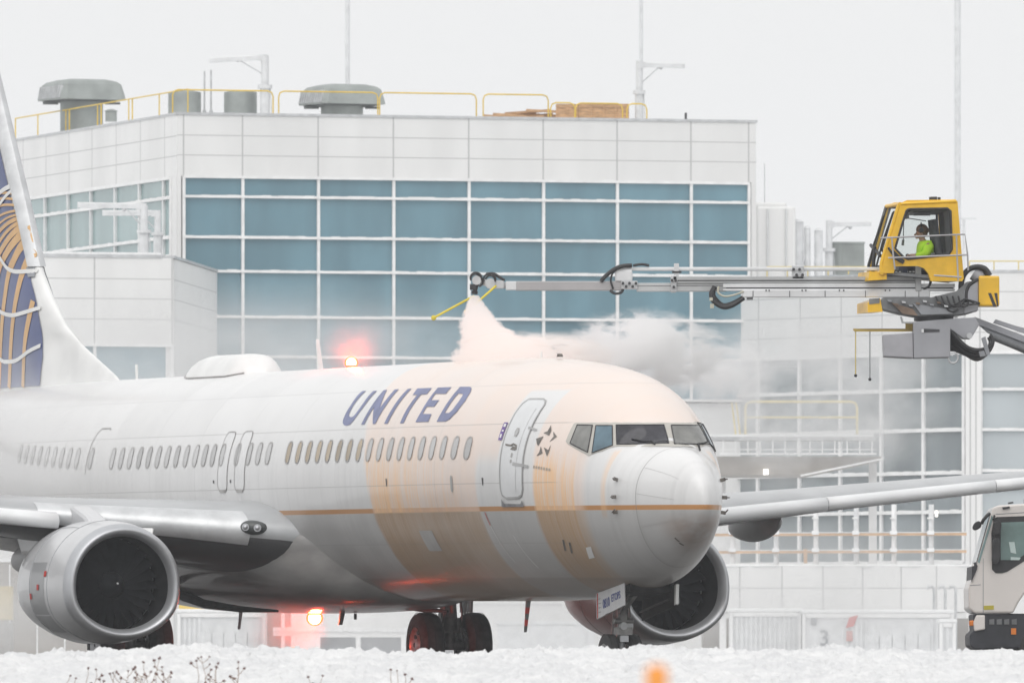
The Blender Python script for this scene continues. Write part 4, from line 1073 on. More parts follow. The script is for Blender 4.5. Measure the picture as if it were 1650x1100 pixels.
    for i, (k, ln) in enumerate(RIB.items()):
        ln = curvy(ln, 4)
        ln = [(a + .10 * min(1, max(0, (c - 6.8) / .8)), c) for a, c in ln]
        w_ = {'A': .225, 'B': .225, 'C': .21, 'D': .19, 'E': .14}.get(k, .045 if k in 'HIJKL' else .085)
        q = [Vector(p) for p in ln]
        for qd in ribbon([tuple(v) for v in q], w_ if k not in 'AB' else w_, 1.0): decal(None, [qd], None, None, .022 + .0006 * i, fn=fin_pt, mb=b, L=.12)
    em = b.build('globe_emblem', GOLD, fin)
    b = MB()
    for i, ln in enumerate(WARC):
        ln = curvy(ln, 5)
        ln = [(a + .12 * min(1, max(0, (c - 6.8) / .8)), c) for a, c in ln]
        for qd in ribbon(ln, .075 if i < 3 else .09, 1.0): decal(None, [qd], None, None, .034 + .001 * i, fn=fin_pt, mb=b, L=.12)
    b.build('globe_arcs', WHITE, fin)
build_fin()

# ---- wings
def naca(c, t): return 5 * t * (.2969 * math.sqrt(c) - .126 * c - .3516 * c * c + .2843 * c ** 3 - .1036 * c ** 4)
WST = [(.9, 14.3, 2.20, 9.3, .15), (1.5, 15.0, 2.26, 8.6, .152), (1.9, 15.42, 2.31, 8.1, .15), (2.3, 15.75, 2.345, 7.75, .147), (3.2, 16.27, 2.43, 7.1, .14), (4.4, 16.92, 2.53, 6.3, .13), (5.7, 17.63, 2.645, 5.35, .122), (9.0, 19.37, 2.93, 4.1, .115), (13.0, 21.5, 3.28, 2.9, .11), (17.1, 23.66, 3.62, 1.65, .105)]
def wing_sec(y):
    for a, b in zip(WST, WST[1:]):
        if a[0] <= y <= b[0]:
            t = (y - a[0]) / (b[0] - a[0]); return [p + (q - p) * t for p, q in zip(a, b)]
    return list(WST[-1])
def wing_pt(y, c, up, off=0.0):
    _, xl, zl, ch, t = wing_sec(y); h = naca(max(c, 0), t) * ch
    z = zl - c * ch * .014 + (h * .92 if up else -h * 1.08) + .02 * ch * c * (1 - c)
    return Vector((xl + c * ch, y, z + (off if up else -off)))
def build_wing(s):
    n = 26; ys = [.9, 1.5, 1.9, 2.1, 2.3, 2.7, 3.2, 3.8, 4.4, 5.0, 5.7, 7, 9, 11, 13, 15, 17.1]; vs = []; fs = []; mi = []
    cs = [(1 - math.cos(math.pi * i / n)) / 2 for i in range(n + 1)]
    loop = [(c, True) for c in reversed(cs)] + [(c, False) for c in cs[1:-1]]
    N = len(loop)
    for y in ys:
        for c, up in loop: v = wing_pt(y, c, up); vs.append((v.x, s * v.y, v.z))
    b = MB()
    for j in range(len(ys) - 1):
        for k in range(N):
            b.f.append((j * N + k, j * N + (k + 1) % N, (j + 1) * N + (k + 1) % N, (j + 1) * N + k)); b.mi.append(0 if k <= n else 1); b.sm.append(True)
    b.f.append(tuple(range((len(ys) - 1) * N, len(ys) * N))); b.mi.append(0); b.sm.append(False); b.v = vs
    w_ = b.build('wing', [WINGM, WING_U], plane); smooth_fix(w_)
    # bright metal nose of the inboard wing
    b = MB(); ys2 = [2.35, 2.7, 3.2, 3.8, 4.4, 5.0, 5.5]; cc = [(.055, True), (.03, True), (.012, True), (.002, True), (.0, False), (.004, False), (.011, False), (.019, False)]
    vs = []
    for y in ys2:
        for c, up in cc: v = wing_pt(y, c, up, .006); vs.append((v.x - .006, s * v.y, v.z))
    b.add(vs, [(i * 8 + j, i * 8 + j + 1, (i + 1) * 8 + j + 1, (i + 1) * 8 + j) for i in range(len(ys2) - 1) for j in range(7)], 0, True)
    smooth_fix(b.build('leading_edge', ALU, w_))
    # drooped slats outboard of the engine
    for y0, y1 in ((5.25, 9.2), (9.215, 13.1), (13.115, 16.6)):
        b = MB(); vs = []; m_ = 7
        pr = [(.0, .0), (.05, .10), (.16, .155), (.34, .17), (.62, .125), (.60, .075), (.40, .03), (.26, -.04), (.16, -.115), (.06, -.10)]
        for i in range(m_):
            y = y0 + (y1 - y0) * i / (m_ - 1); _, xl, zl, ch, t = wing_sec(y); k = .55 + .45 * ch / 5.35
            for u, v in pr: vs.append((xl - .26 * k + u * k * .95, s * y, zl - .10 * k + v * k - u * .05))
        q = len(pr)
        b.add(vs, [(i * q + j, i * q + (j + 1) % q, (i + 1) * q + (j + 1) % q, (i + 1) * q + j) for i in range(m_ - 1) for j in range(q)], 0, True)
        b.add(vs[:q], [tuple(range(q))]); b.add(vs[-q:], [tuple(reversed(range(q)))])
        smooth_fix(b.build('slat', M('slat_metal', (.76, .77, .78), .38, .0, var=.06, scale=1), w_))
    # flaps, drooped
    for y0, y1 in ((2.0, 5.6), (5.9, 12.2)):
        b = MB(); vs = []
        for y in (y0, y1):
            _, xl, zl, ch, t = wing_sec(y); x = xl + ch * .93; z = zl - ch * .03
            vs += [(x, s * y, z + .05), (x + ch * .22, s * y, z - ch * .03), (x + ch * .22, s * y, z - ch * .04), (x, s * y, z - .10), (x - .12, s * y, z - .02)]
        b.add(vs, [(i, (i + 1) % 5, (i + 1) % 5 + 5, i + 5) for i in range(5)] + [(4, 3, 2, 1, 0), (5, 6, 7, 8, 9)]); b.build('flap', WINGM, w_)
    # flap track fairings
    for y in (4.0, 9.3):
        _, xl, zl, ch, t = wing_sec(y); b = MB(); L = 3.4 if y < 9 else 2.6; prof = []; x0 = xl + ch * .60
        for i in range(13):
            u = i / 12; prof.append((u * L, .02 + .33 * (4 * u * (1 - u)) ** .6 * (1.1 - .3 * u)))
        b.lathe(prof, lambda a, p, q: (x0 + a, s * y + q * .62, zl - ch * .06 - .08 - a * .05 + p), 18); smooth_fix(b.build('flap_fairing', M('fairing_grey', (.52, .525, .53), .4, var=.15, scale=1), w_))
    # blended winglet
    b = MB(); st = [(17.05, 23.66, 3.62, 1.65), (17.6, 24.1, 3.85, 1.35), (17.95, 24.6, 4.5, 1.0), (18.2, 25.2, 6.0, .55)]; vs = []
    for (y, x, z, ch) in st:
        vs += [(x, s * y, z), (x + ch * .3, s * (y - .05), z + .05), (x + ch, s * y, z), (x + ch * .3, s * (y + .05), z - .05)]
    b.add(vs, [(i * 4 + j, i * 4 + (j + 1) % 4, (i + 1) * 4 + (j + 1) % 4, (i + 1) * 4 + j) for i in range(3) for j in range(4)] + [(12, 13, 14, 15)], 0, True); b.build('winglet', WHITE, w_)
    # landing lamp in the wing root
    b = MB(); y = 2.22; p = wing_pt(y, .004, True); q = wing_pt(2.62, .004, True); e = (q - p).normalized(); e.y *= s; p.y *= s
    c = Vector((p.x + .20, p.y, p.z - .03)); up = Vector((0, 0, 1)); fw = up.cross(e).normalized()
    if fw.x > 0: fw = -fw
    vs = []; ring = []
    for j in range(7):
        f_ = math.sin(j / 6 * math.pi / 2); r_ = math.cos(j / 6 * math.pi / 2)
        for i in range(20):
            a = 2 * math.pi * i / 20; le = .235 * (1.15 if math.cos(a) < 0 else .9)
            vs.append(c + e * (math.cos(a) * le * r_) + up * (math.sin(a) * .125 * r_) + fw * (.16 + .14 * f_))
    b.add(vs, [(j * 20 + i, j * 20 + (i + 1) % 20, (j + 1) * 20 + (i + 1) % 20, (j + 1) * 20 + i) for j in range(6) for i in range(20)], 0, True)
    lamp = b.build('landing_light', M('lamp_cover', (.06, .065, .065), .06, var=.2), w_); smooth_fix(lamp)
    for k in (-.115, .09):
        b = MB(); cc_ = c + e * k + fw * .275; b.cyl(cc_ + fw * -.05, cc_ + fw * .025, .062, n=16); b.ball(cc_ + fw * .02, .045, 10); b.build('lamp_reflector', CHROME, lamp)
    return w_
build_wing(1); build_wing(-1)

def fairing():
    st = [(12.9, .5, 2.3, 1.24), (14.0, 1.35, 2.55, 1.10), (15.2, 1.80, 2.7, 1.03), (16.8, 2.02, 2.75, .99), (19, 2.10, 2.75, .97), (22, 2.08, 2.7, .98), (24.5, 1.7, 2.6, 1.04), (26.5, 1.1, 2.4, 1.22), (27.4, .5, 2.2, 1.36)]
    n = 48; vs = []
    for x, w_, zt, zb in st:
        zc = zb + (zt - zb) * .62
        for k in range(n):
            a = 2 * math.pi * k / n; sx, cz = math.sin(a), math.cos(a); f_ = lambda v, e: math.copysign(abs(v) ** e, v)
            vs.append((x, w_ * f_(sx, .72), zc + (zt - zc) * f_(cz, .8) if cz > 0 else zc + (zc - zb) * f_(cz, .72)))
    b = MB(); b.add(vs, [(j * n + k, (j + 1) * n + k, (j + 1) * n + (k + 1) % n, j * n + (k + 1) % n) for j in range(len(st) - 1) for k in range(n)], 0, True)
    b.add(vs[:n], [tuple(range(n))]); b.add(vs[-n:], [tuple(range(n))])
    o = b.build('belly_fairing', M('fairing_paint', (.28, .27, .262), .35, var=.22, scale=1.2, coat=.4, stretch=(.6, 2, 3)), plane); smooth_fix(o)
    ss = o.modifiers.new('sub', 'SUBSURF'); ss.levels = ss.render_levels = 1
fairing()

def tailplane(s):
    b = MB(); vs = []; n = 14; cs = [(1 - math.cos(math.pi * i / n)) / 2 for i in range(n + 1)]; lp = [(c, 1) for c in reversed(cs)] + [(c, -1) for c in cs[1:-1]]
    for y, x, z, ch in ((.3, 36.0, 4.35, 3.9), (7.1, 40.2, 4.75, 1.3)):
        for c, u in lp: vs.append((x + c * ch, s * y, z + u * naca(c, .1) * ch))
    N = len(lp); b.add(vs, [(k, (k + 1) % N, (k + 1) % N + N, k + N) for k in range(N)] + [tuple(range(N, 2 * N))], 0, True); smooth_fix(b.build('tailplane', WHITE, plane))
tailplane(1); tailplane(-1)

# ---- engines
def engine(s):
    x0, y0, z0 = 14.78, s * 4.83, 1.45
    fr = lambda a, p, q: (x0 + a, y0 + q, z0 + p)
    def shp(ang, x):
        d_ = math.cos(ang)      # 1 top, -1 bottom
        k = 1.0
        if d_ < -.3: k = 1 - .075 * ((-d_ - .3) / .7) ** 1.5
        return k + .025 * math.exp(-((d_ + .45) / .3) ** 2)
    b = MB(); b.lathe([(.22, 1.0), (.45, 1.03), (.8, 1.055), (1.3, 1.07), (1.9, 1.06), (2.5, 1.01), (3.0, .93), (3.35, .85), (3.36, .80), (2.6, .82)], fr, 64, shape=shp)
    nac = b.build('engine_nacelle', NAC, plane); smooth_fix(nac)
    b = MB(); b.lathe([(.24, 1.003), (.14, .985), (.06, .957), (.015, .925), (0, .90), (.012, .875), (.05, .845), (.11, .815), (.19, .795)], fr, 64, shape=shp); smooth_fix(b.build('inlet_lip', CHROME, nac))
    b = MB(); b.lathe([(.19, .797), (.35, .785), (.6, .785), (.95, .79)], fr, 64, shape=lambda a, x: 1 + (shp(a, x) - 1) * max(0, 1 - x / .6)); o = b.build('inlet_duct', DUCT, nac)
    b = MB()
    for k in range(24):
        a0 = 2 * math.pi * k / 24
        vs = []
        for j, r in enumerate((.20, .40, .60, .775)):
            tw = R(28 + 30 * r / .775); wd = .085 + .05 * r
            for e in (-1, 1):
                a = a0 + e * wd * math.cos(tw) / max(r, .25) * 1.1; vs.append(fr(.80 + e * wd * math.sin(tw), r * math.cos(a), r * math.sin(a)))
        b.add(vs, [(j * 2, j * 2 + 1, j * 2 + 3, j * 2 + 2) for j in range(3)], 0, True)
    b.build('fan', BLADE, nac)
    b = MB(); b.lathe([(.42, .0), (.46, .05), (.56, .13), (.70, .20), (.84, .24)], fr, 32); b.build('spinner', BLADE, nac)
    b = MB(); b.cyl(fr(.41, .02, .0), fr(.47, .02, .0), .016, n=8); b.build('spinner_mark', WHITE, nac)
    b = MB(); b.lathe([(1.0, .79), (1.0, .0)], fr, 32); b.build('fan_backing', BAY_SHADE, nac)
    b = MB(); b.lathe([(2.2, .62), (3.4, .56), (4.2, .42), (4.25, .38), (4.9, .05)], fr, 40); b.build('core_nozzle', DARK, nac)
    b = MB(); a = R(42)      # strake on the inboard shoulder
    r1 = 1.05; q = Vector((0, -s * math.sin(a), math.cos(a))); base = Vector((x0, y0, z0))
    pts = [(.75, r1 - .03), (1.15, r1 + .20), (1.75, r1 + .21), (1.9, r1 - .03)]
    nn = Vector((0, -s * math.cos(a), -math.sin(a))) * .02
    vs = [base + Vector((u, 0, 0)) + q * v + e * nn for e in (-1, 1) for u, v in pts]
    b.add(vs, [(0, 1, 2, 3), (7, 6, 5, 4), (0, 4, 5, 1), (1, 5, 6, 2), (2, 6, 7, 3), (3, 7, 4, 0)]); b.build('strake', WHITE, nac, bevel=.01)
    # pylon from the cowl into the wing
    b = MB(); ol = [(15.9, 2.36), (16.5, 2.60), (17.2, 2.76), (18.2, 2.72), (20.6, 2.35), (20.2, 1.95), (18.0, 1.95), (16.6, 2.25)]
    rows = []
    for x, zz in ol: rows.append((x, zz))
    b.prism(rows, y0 - .17, y0 + .17); b.build('pylon', NAC, nac, bevel=.07)
    # cowl joints, latches and stencils
    fo = lambda u, a, off: Vector(fr(u, (np.interp(u, [.22, .45, .8, 1.3, 1.9, 2.5, 3.0], [1.0, 1.03, 1.055, 1.07, 1.06, 1.01, .93]) + off) * shp(a, u) * math.cos(a), s * (np.interp(u, [.22, .45, .8, 1.3, 1.9, 2.5, 3.0], [1.0, 1.03, 1.055, 1.07, 1.06, 1.01, .93]) + off) * shp(a, u) * math.sin(a)))
    b = MB()
    for u in (.95, 1.95):
        b.tube([fo(u, 2 * math.pi * i / 60, .001) for i in range(61)], .006, 4)
    b.tube([fo(.95 + i / 10, R(28), .001) for i in range(11)], .006, 4); b.build('cowl_joint', GREYM, nac)
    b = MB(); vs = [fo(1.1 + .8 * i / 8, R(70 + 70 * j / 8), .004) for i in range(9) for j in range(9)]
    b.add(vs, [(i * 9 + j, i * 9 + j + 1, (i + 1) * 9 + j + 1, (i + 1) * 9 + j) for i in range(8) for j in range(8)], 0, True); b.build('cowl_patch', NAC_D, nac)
    b = MB()
    for u, a in ((1.0, 78), (1.35, 90), (1.8, 98)):
        b.add([fo(u + p, R(a + q), .012) for p, q in ((0, 0), (.12, 0), (.12, 5), (0, 5))], [(0, 1, 2, 3)])
    b.build('stencil', RED, nac)
engine(1); engine(-1)

# ---- undercarriage
def wheel(part, x, y, z, r, w_, s=1):
    b = MB(); k = w_ / 2
    prof = [(-k * .95, r * .55), (-k, r * .72), (-k * .86, r * .91), (-k * .55, r * .985), (0, r), (k * .55, r * .985), (k * .86, r * .91), (k, r * .72), (k * .95, r * .55)]
    b.lathe(prof, lambda a, p, q: (x + q, y + a, z + p), 40)
    for g in (-.3, 0, .3): b.lathe([(g * w_ - .008, r * 1.001), (g * w_ + .008, r * 1.001)], lambda a, p, q: (x + q, y + a, z + p), 40, 1)
    b.build('tyre', [TYRE, BLACK], part)
    b = MB()
    for e in (-1, 1):
        b.lathe([(e * k * .9, r * .57), (e * k * .60, r * .50), (e * k * .52, r * .25), (e * k * .75, r * .2), (e * k * .78, 0)], lambda a, p, q: (x + q, y + a, z + p), 32)
        for i in range(9):
            a = 2 * math.pi * i / 9; b.cyl((x + r * .38 * math.cos(a), y + e * k * .5, z + r * .38 * math.sin(a)), (x + r * .38 * math.cos(a), y + e * k * .66, z + r * .38 * math.sin(a)), r * .07, n=8, mi=1)
    b.build('hub', [HUBM if r > .4 else M('nose_hub', (.72, .72, .73), .4, .2, var=.1), DARK], part)

def nose_gear():
    x = 3.95; b = MB()
    b.cyl((x - .05, 0, .55), (x - .18, 0, 1.5), .085, n=16); b.cyl((x, 0, .30), (x - .05, 0, .66), .055, n=14); b.cyl((x, -.24, .335), (x, .24, .335), .05, n=12)
    b.bar((x + .02, 0, .42), (x + .26, 0, .62), .05, .10); b.bar((x + .26, 0, .62), (x - .03, 0, .80), .05, .10)
    b.bar((x - .12, 0, 1.05), (x - .95, 0, 1.42), .07); b.cyl((x - .13, -.16, .88), (x - .13, .16, .88), .045, n=10); b.box((x - .12, 0, .72), (.16, .26, .12))
    for s in (-1, 1): b.tube([(x - .1, s * .10, 1.3), (x - .05, s * .14, .95), (x + .05, s * .13, .6), (x, s * .10, .42)], .014, 5)
    part = b.build('nose_gear', M('nose_strut', (.24, .235, .23), .4, .4, var=.3, scale=6), plane)
    b = MB(); b.cyl((x - .005, 0, .33), (x - .04, 0, .62), .065, n=16); b.box((x - .16, .0, .60), (.05, .14, .10)); b.build('piston', CHROME, part)
    b = MB(); b.cyl((x - .22, .02, .80), (x - .15, .02, .80), .06, n=16); b.box((x - .10, -.10, .84), (.1, .12, .16)); b.build('taxi_lamp', GALV, part)
    for s in (-1, 1): wheel(part, x, s * .195, .335, .34, .19)
    # starboard door with its number, port door and the dark bay between
    p = [(2.68, 1.475), (3.98, 1.315), (3.97, .90), (2.66, 1.125)]
    b = MB(); b.prism(p, .37, .40); d_ = b.build('nose_gear_door', M('gear_door_paint', (.56, .56, .57), .4, var=.1), plane, bevel=.01)
    b = MB(); b.bar((3.90, .404, 1.315), (3.89, .404, .92), .02, .004); b.build('door_stripe', RED, d_)
    ang = math.atan2(.20, 1.31)
    def word(t, size, u, v, m_, sq):
        c2 = bpy.data.curves.new('word', 'FONT'); c2.body = t; c2.size = size; c2.extrude = .002; c2.offset = .0035; c2.materials.append(m_)
        tmp = bpy.data.objects.new('tmp', c2); me = bpy.data.meshes.new_from_object(tmp); bpy.data.objects.remove(tmp)
        o = bpy.data.objects.new('door_lettering', me); col.objects.link(o); o.parent = d_
        ex = Vector((-math.cos(ang), 0, math.sin(ang))); ez = Vector((math.sin(ang), 0, math.cos(ang))); ey = Vector((0, 1, 0))
        pos = Vector((3.98, .404, .90)) + ex * u + ez * v
        o.matrix_local = Matrix(((ex.x * sq, ez.x, ey.x, pos.x), (ex.y * sq, ez.y, ey.y, pos.y), (ex.z * sq, ez.z, ey.z, pos.z), (0, 0, 0, 1)))
    word('0810', .205, .36, .12, NAVY, .80); word('ETOPS', .165, .77, .165, NAVY, .90)
    b = MB()
    for i in range(4): b.bar((3.86, .404, 1.22 - i * .07), (3.76 - .02 * (i % 2), .404, 1.235 - i * .07), .018, .003)
    b.bar((3.52, .404, .985), (3.34, .404, 1.01), .022, .003); b.build('door_stencil', GREYM, d_)
    b = MB(); b.prism([(2.40, 1.46), (3.98, 1.315), (4.0, .88), (2.42, 1.13)], -.40, -.37); pd = b.build('nose_gear_door', BAY_SHADE, plane)  # port door near black: underside shade put into its colour
    b = MB(); b.prism([(2.36, 1.46), (2.43, 1.45), (2.45, 1.13), (2.38, 1.15)], -.41, -.36); b.box((2.41, -.43, 1.2), (.03, .02, .1), 1); b.build('door_edge', [WHITE, DARK], pd)
    b = MB(); b.prism([(2.55, 1.47), (3.95, 1.36), (3.95, 1.20), (2.55, 1.34)], -.34, .34); b.build('nose_gear_bay', BAY_SHADE, plane)
    b = MB(); b.bar((2.7, -.36, 1.22), (3.6, -.2, 1.02), .025); b.bar((2.9, .2, 1.36), (3.7, .1, 1.0), .03); b.build('door_rod', STRUT, plane)
nose_gear()

def main_gear(s):
    x, yc, zc = 20.82, s * 2.86, .44; b = MB()
    b.cyl((x - .02, yc, .70), (x - .12, yc - s * .15, 2.1), .145, n=18); b.cyl((x, yc, .38), (x - .02, yc, .8), .10, n=16); b.cyl((x, yc - .58, zc), (x, yc + .58, zc), .085, n=14)
    b.bar((x + .10, yc, .55), (x + .42, yc, .85), .08, .26); b.bar((x + .42, yc, .85), (x + .12, yc, 1.15), .08, .26)
    b.bar((x - .05, yc, 1.15), (x - .15, yc - s * 1.3, 1.75), .11); b.bar((x, yc - s * .1, 1.3), (x + .7, yc - s * .6, 1.75), .09)
    b.box((x + .05, yc, .78), (.30, .34, .26)); b.cyl((x - .2, yc, 1.0), (x - .25, yc - s * .1, 1.7), .05, n=8)
    for k in (-1, 1): b.tube([(x - .16, yc + k * .1, 1.5), (x - .2, yc + k * .16, 1.0), (x - .1, yc + k * .2, .6), (x - .05, yc + k * .25, zc)], .02, 5)
    part = b.build('main_gear', STRUT, plane)
    for k in (-1, 1): wheel(part, x, yc + k * .43, zc, .563, .42)
    b = MB(); b.prism([(20.45, 1.95), (21.25, 1.95), (21.15, 1.0), (20.55, 1.0)], yc + s * .30, yc + s * .33); b.build('gear_door', WING_U, part)
main_gear(1); main_gear(-1)
# black tubes added for the shade along the fairing's lower edge
for s in (1, -1):
    b = MB(); b.tube([(21.55, s * 1.75, 1.80), (21.6, s * 1.78, 1.5), (21.25, s * 1.78, 1.28), (20.2, s * 1.75, 1.14), (18.5, s * 1.65, 1.05), (16.9, s * 1.5, 1.02)], [.10, .11, .10, .075, .055, .02], 8); b.build('fairing_edge_shade', BAY_SHADE, plane)

# ---- aerials, satellite dome, beacons
def lens_mat():
    m = bpy.data.materials.new('beacon_lens'); m.use_nodes = True; nt = m.node_tree; nt.nodes.clear()
    o = nt.nodes.new('ShaderNodeOutputMaterial'); t = nt.nodes.new('ShaderNodeBsdfTransparent'); e = nt.nodes.new('ShaderNodeEmission'); x = nt.nodes.new('ShaderNodeAddShader')
    t.inputs[0].default_value = (.75, .30, .16, 1); e.inputs[0].default_value = (1, .10, .035, 1); e.inputs[1].default_value = 3.0
    nt.links.new(t.outputs[0], x.inputs[0]); nt.links.new(e.outputs[0], x.inputs[1]); nt.links.new(x.outputs[0], o.inputs[0]); return m
LENS = lens_mat(); BULB = M('beacon_bulb', (1, .66, .48), .3, var=0, emit=40)
def topside():
    b = MB(); n = 14; st = []
    for i in range(25):
        u = i / 24; x = 22.35 + 4.0 * u
        h = .33 * min(1, (u / .13) ** .75 if u < .13 else 1) * (1 if u < .55 else max(0, 1 - ((u - .55) / .45) ** 1.7)); w_ = .50 * (min(1, (u / .12) ** .6)) * (1 if u < .6 else max(.05, 1 - ((u - .6) / .4) ** 2)) + .04
        st.append((x, h, w_))
    vs = []
    for x, h, w_ in st:
        for k in range(n + 1):
            t = -1 + 2 * k / n; yy = t * w_; zs_ = 3.23 + 1.88 * math.sqrt(max(0, 1 - (yy / 1.88) ** 2)); vs.append((x, yy, zs_ - .02 + (h + .02) * (1 - abs(t) ** 4)))
    N = n + 1; b.add(vs, [(j * N + k, (j + 1) * N + k, (j + 1) * N + k + 1, j * N + k + 1) for j in range(24) for k in range(n)], 0, True)
    smooth_fix(b.build('satellite_dome', WHITE, plane))
    b = MB(); b.tube([(x, w_ * .985, 3.23 + 1.88 * math.sqrt(1 - (w_ * .985 / 1.88) ** 2) + .014) for x, h, w_ in st[1:]], .014, 5); b.build('dome_joint', RIM, plane)
    def blade(x, h, ch, sweep, z0=None, up=1, m_=WHITE, y=0.0, th=.03, stripes=False):
        z0 = (5.10 if up > 0 else 1.19) if z0 is None else z0
        b = MB(); N_ = 5
        for i in range(N_):
            a, c = i / N_, (i + 1) / N_
            P = lambda t: (x + sweep * t, ch * (1 - .45 * t), z0 + up * h * t)
            (xa, ca, za), (xc, cc, zc_) = P(a), P(c)
            vs = [(xa - ca / 2, y, za), (xa, y + th, za), (xa + ca / 2, y, za), (xa, y - th, za), (xc - cc / 2, y, zc_), (xc, y + th * .8, zc_), (xc + cc / 2, y, zc_), (xc, y - th * .8, zc_)]
            b.add(vs, [(j, (j + 1) % 4, (j + 1) % 4 + 4, j + 4) for j in range(4)] + ([(4, 5, 6, 7)] if i == N_ - 1 else []), (i % 2) if stripes else 0)
        return b.build('blade_aerial', [m_, RED], plane)
    blade(19.22, .52, .34, .16); blade(29.65, .27, .12, .03); blade(7.8, .10, .05, .0, th=.02); blade(6.9, .05, .35, 0, th=.05, m_=STARM)
    blade(8.42, .50, .26, .14, up=-1, m_=STRUT, stripes=True); blade(23.6, .30, .22, .10, 1.0, -1, GREYM); blade(17.05, .56, .42, .30, 1.35, -1, STRUT, y=.25); blade(17.3, .10, .10, 0, .98, -1, STRUT)
    blade(11.5, .22, .16, .1, 1.2, -1, STRUT)
    for x, z, up, y in ((17.55, 5.12, 1, 0), (19.5, .97, -1, 0)):
        b = MB(); b.cyl((x, y, z - up * .03), (x, y, z + up * .03), .09, n=16); part = b.build('beacon', RIM, plane)
        b = MB(); b.ball((x, y, z + up * .07), (.145 if up < 0 else .115), 14, sq=(1, 1, .9))
        b.build('lens', LENS, part)
        b = MB(); b.ball((x, y, z + up * .07), .108 if up < 0 else .085, 14); b.build('bulb', BULB, part)
        L = bpy.data.lights.new('beacon_lamp', 'POINT'); L.energy = 115 if up < 0 else 70; L.color = (1, .06, .02); L.shadow_soft_size = .10
        lo = bpy.data.objects.new('beacon_lamp', L); col.objects.link(lo); lo.parent = plane; lo.location = (x, y, z + up * .22)
topside()
# ---------------------------------------------------------------- de-icing truck
CABY = M('cab_yellow', (.82, .48, .012), .42, var=.12, scale=3, coat=.25)
TRUCKW = M('truck_cream', (.79, .745, .71), .35, var=.05, scale=1, coat=.4)
BOOMG = M('boom_grey', (.46, .47, .475), .45, .2, var=.15, scale=2)
BOOMW = M('boom_white', (.68, .69, .70), .4, .1, var=.1, scale=2)
STEELD = M('turret_grey', (.17, .175, .18), .5, .2, var=.3, scale=3)
ARMG = M('arm_grey', (.33, .335, .36), .45, var=.12, scale=1.5)
HOSE = M('hose_black', (.028, .028, .03), .5, var=.3, scale=6)
ORANGE_L = M('orange_lens', (.75, .22, .03), .3, var=.1)
def clear_glass(name, tint, dens):
    m, nt, p = base_mat(name)
    o = nt.nodes['Material Output']; tr = nt.nodes.new('ShaderNodeBsdfTransparent'); mx = nt.nodes.new('ShaderNodeMixShader')
    tr.inputs[0].default_value = (*tint, 1); p.inputs['Base Color'].default_value = (.02, .025, .025, 1); p.inputs['Roughness'].default_value = .05
    mx.inputs[0].default_value = dens
    nt.links.new(tr.outputs[0], mx.inputs[1]); nt.links.new(p.outputs[0], mx.inputs[2]); nt.links.new(mx.outputs[0], o.inputs[0]); return m
CLEAR = clear_glass('cab_glass', (.93, .96, .95), .10)
TEALG = clear_glass('truck_side_glass', (.62, .75, .72), .22)
YB, YT = 211.0, 216.0

truck = empty('deicing_truck', Vector((at(1640, 1120, YT).x, YT, 0)), 'cream de-icing truck carrying a long grey boom with yellow operator cab', 'truck')
TI = Matrix.Translation(-truck.location)
def loc(o):     # geometry was laid out in world space: bring it under the truck
    o.matrix_parent_inverse = Matrix.Identity(4); o.data.transform(TI) if o.type == 'MESH' else None; return o
class TB(MB):
    def build(s, name, mats, parent=None, bevel=0.0):
        s.v = [tuple(Vector(q) - truck.location) for q in s.v]
        return MB.build(s, name, mats, parent or truck, bevel)
def px_prism(b, poly, Y0, Y1, Yref=None, mi=0):
    """solid with a side outline given at distance Yref, from depth Y0 to Y1"""
    Yr = Yref or Y0; P = [at(x, y, Yr) for x, y in poly]
    b.prism([(p.x, p.z) for p in P], Y0, Y1, mi); return b
def pb(b, x0, y0, x1, y1, dy0=-.15, dy1=.15, mi=0, Y=None):
    Y = Y or YB; return px_prism(b, [(x0, y0), (x1, y0), (x1, y1), (x0, y1)], Y + dy0, Y + dy1, Y, mi)
def P4(x, y, dy=0.0, Y=None): p = at(x, y, Y or YB); p.y += dy; return p

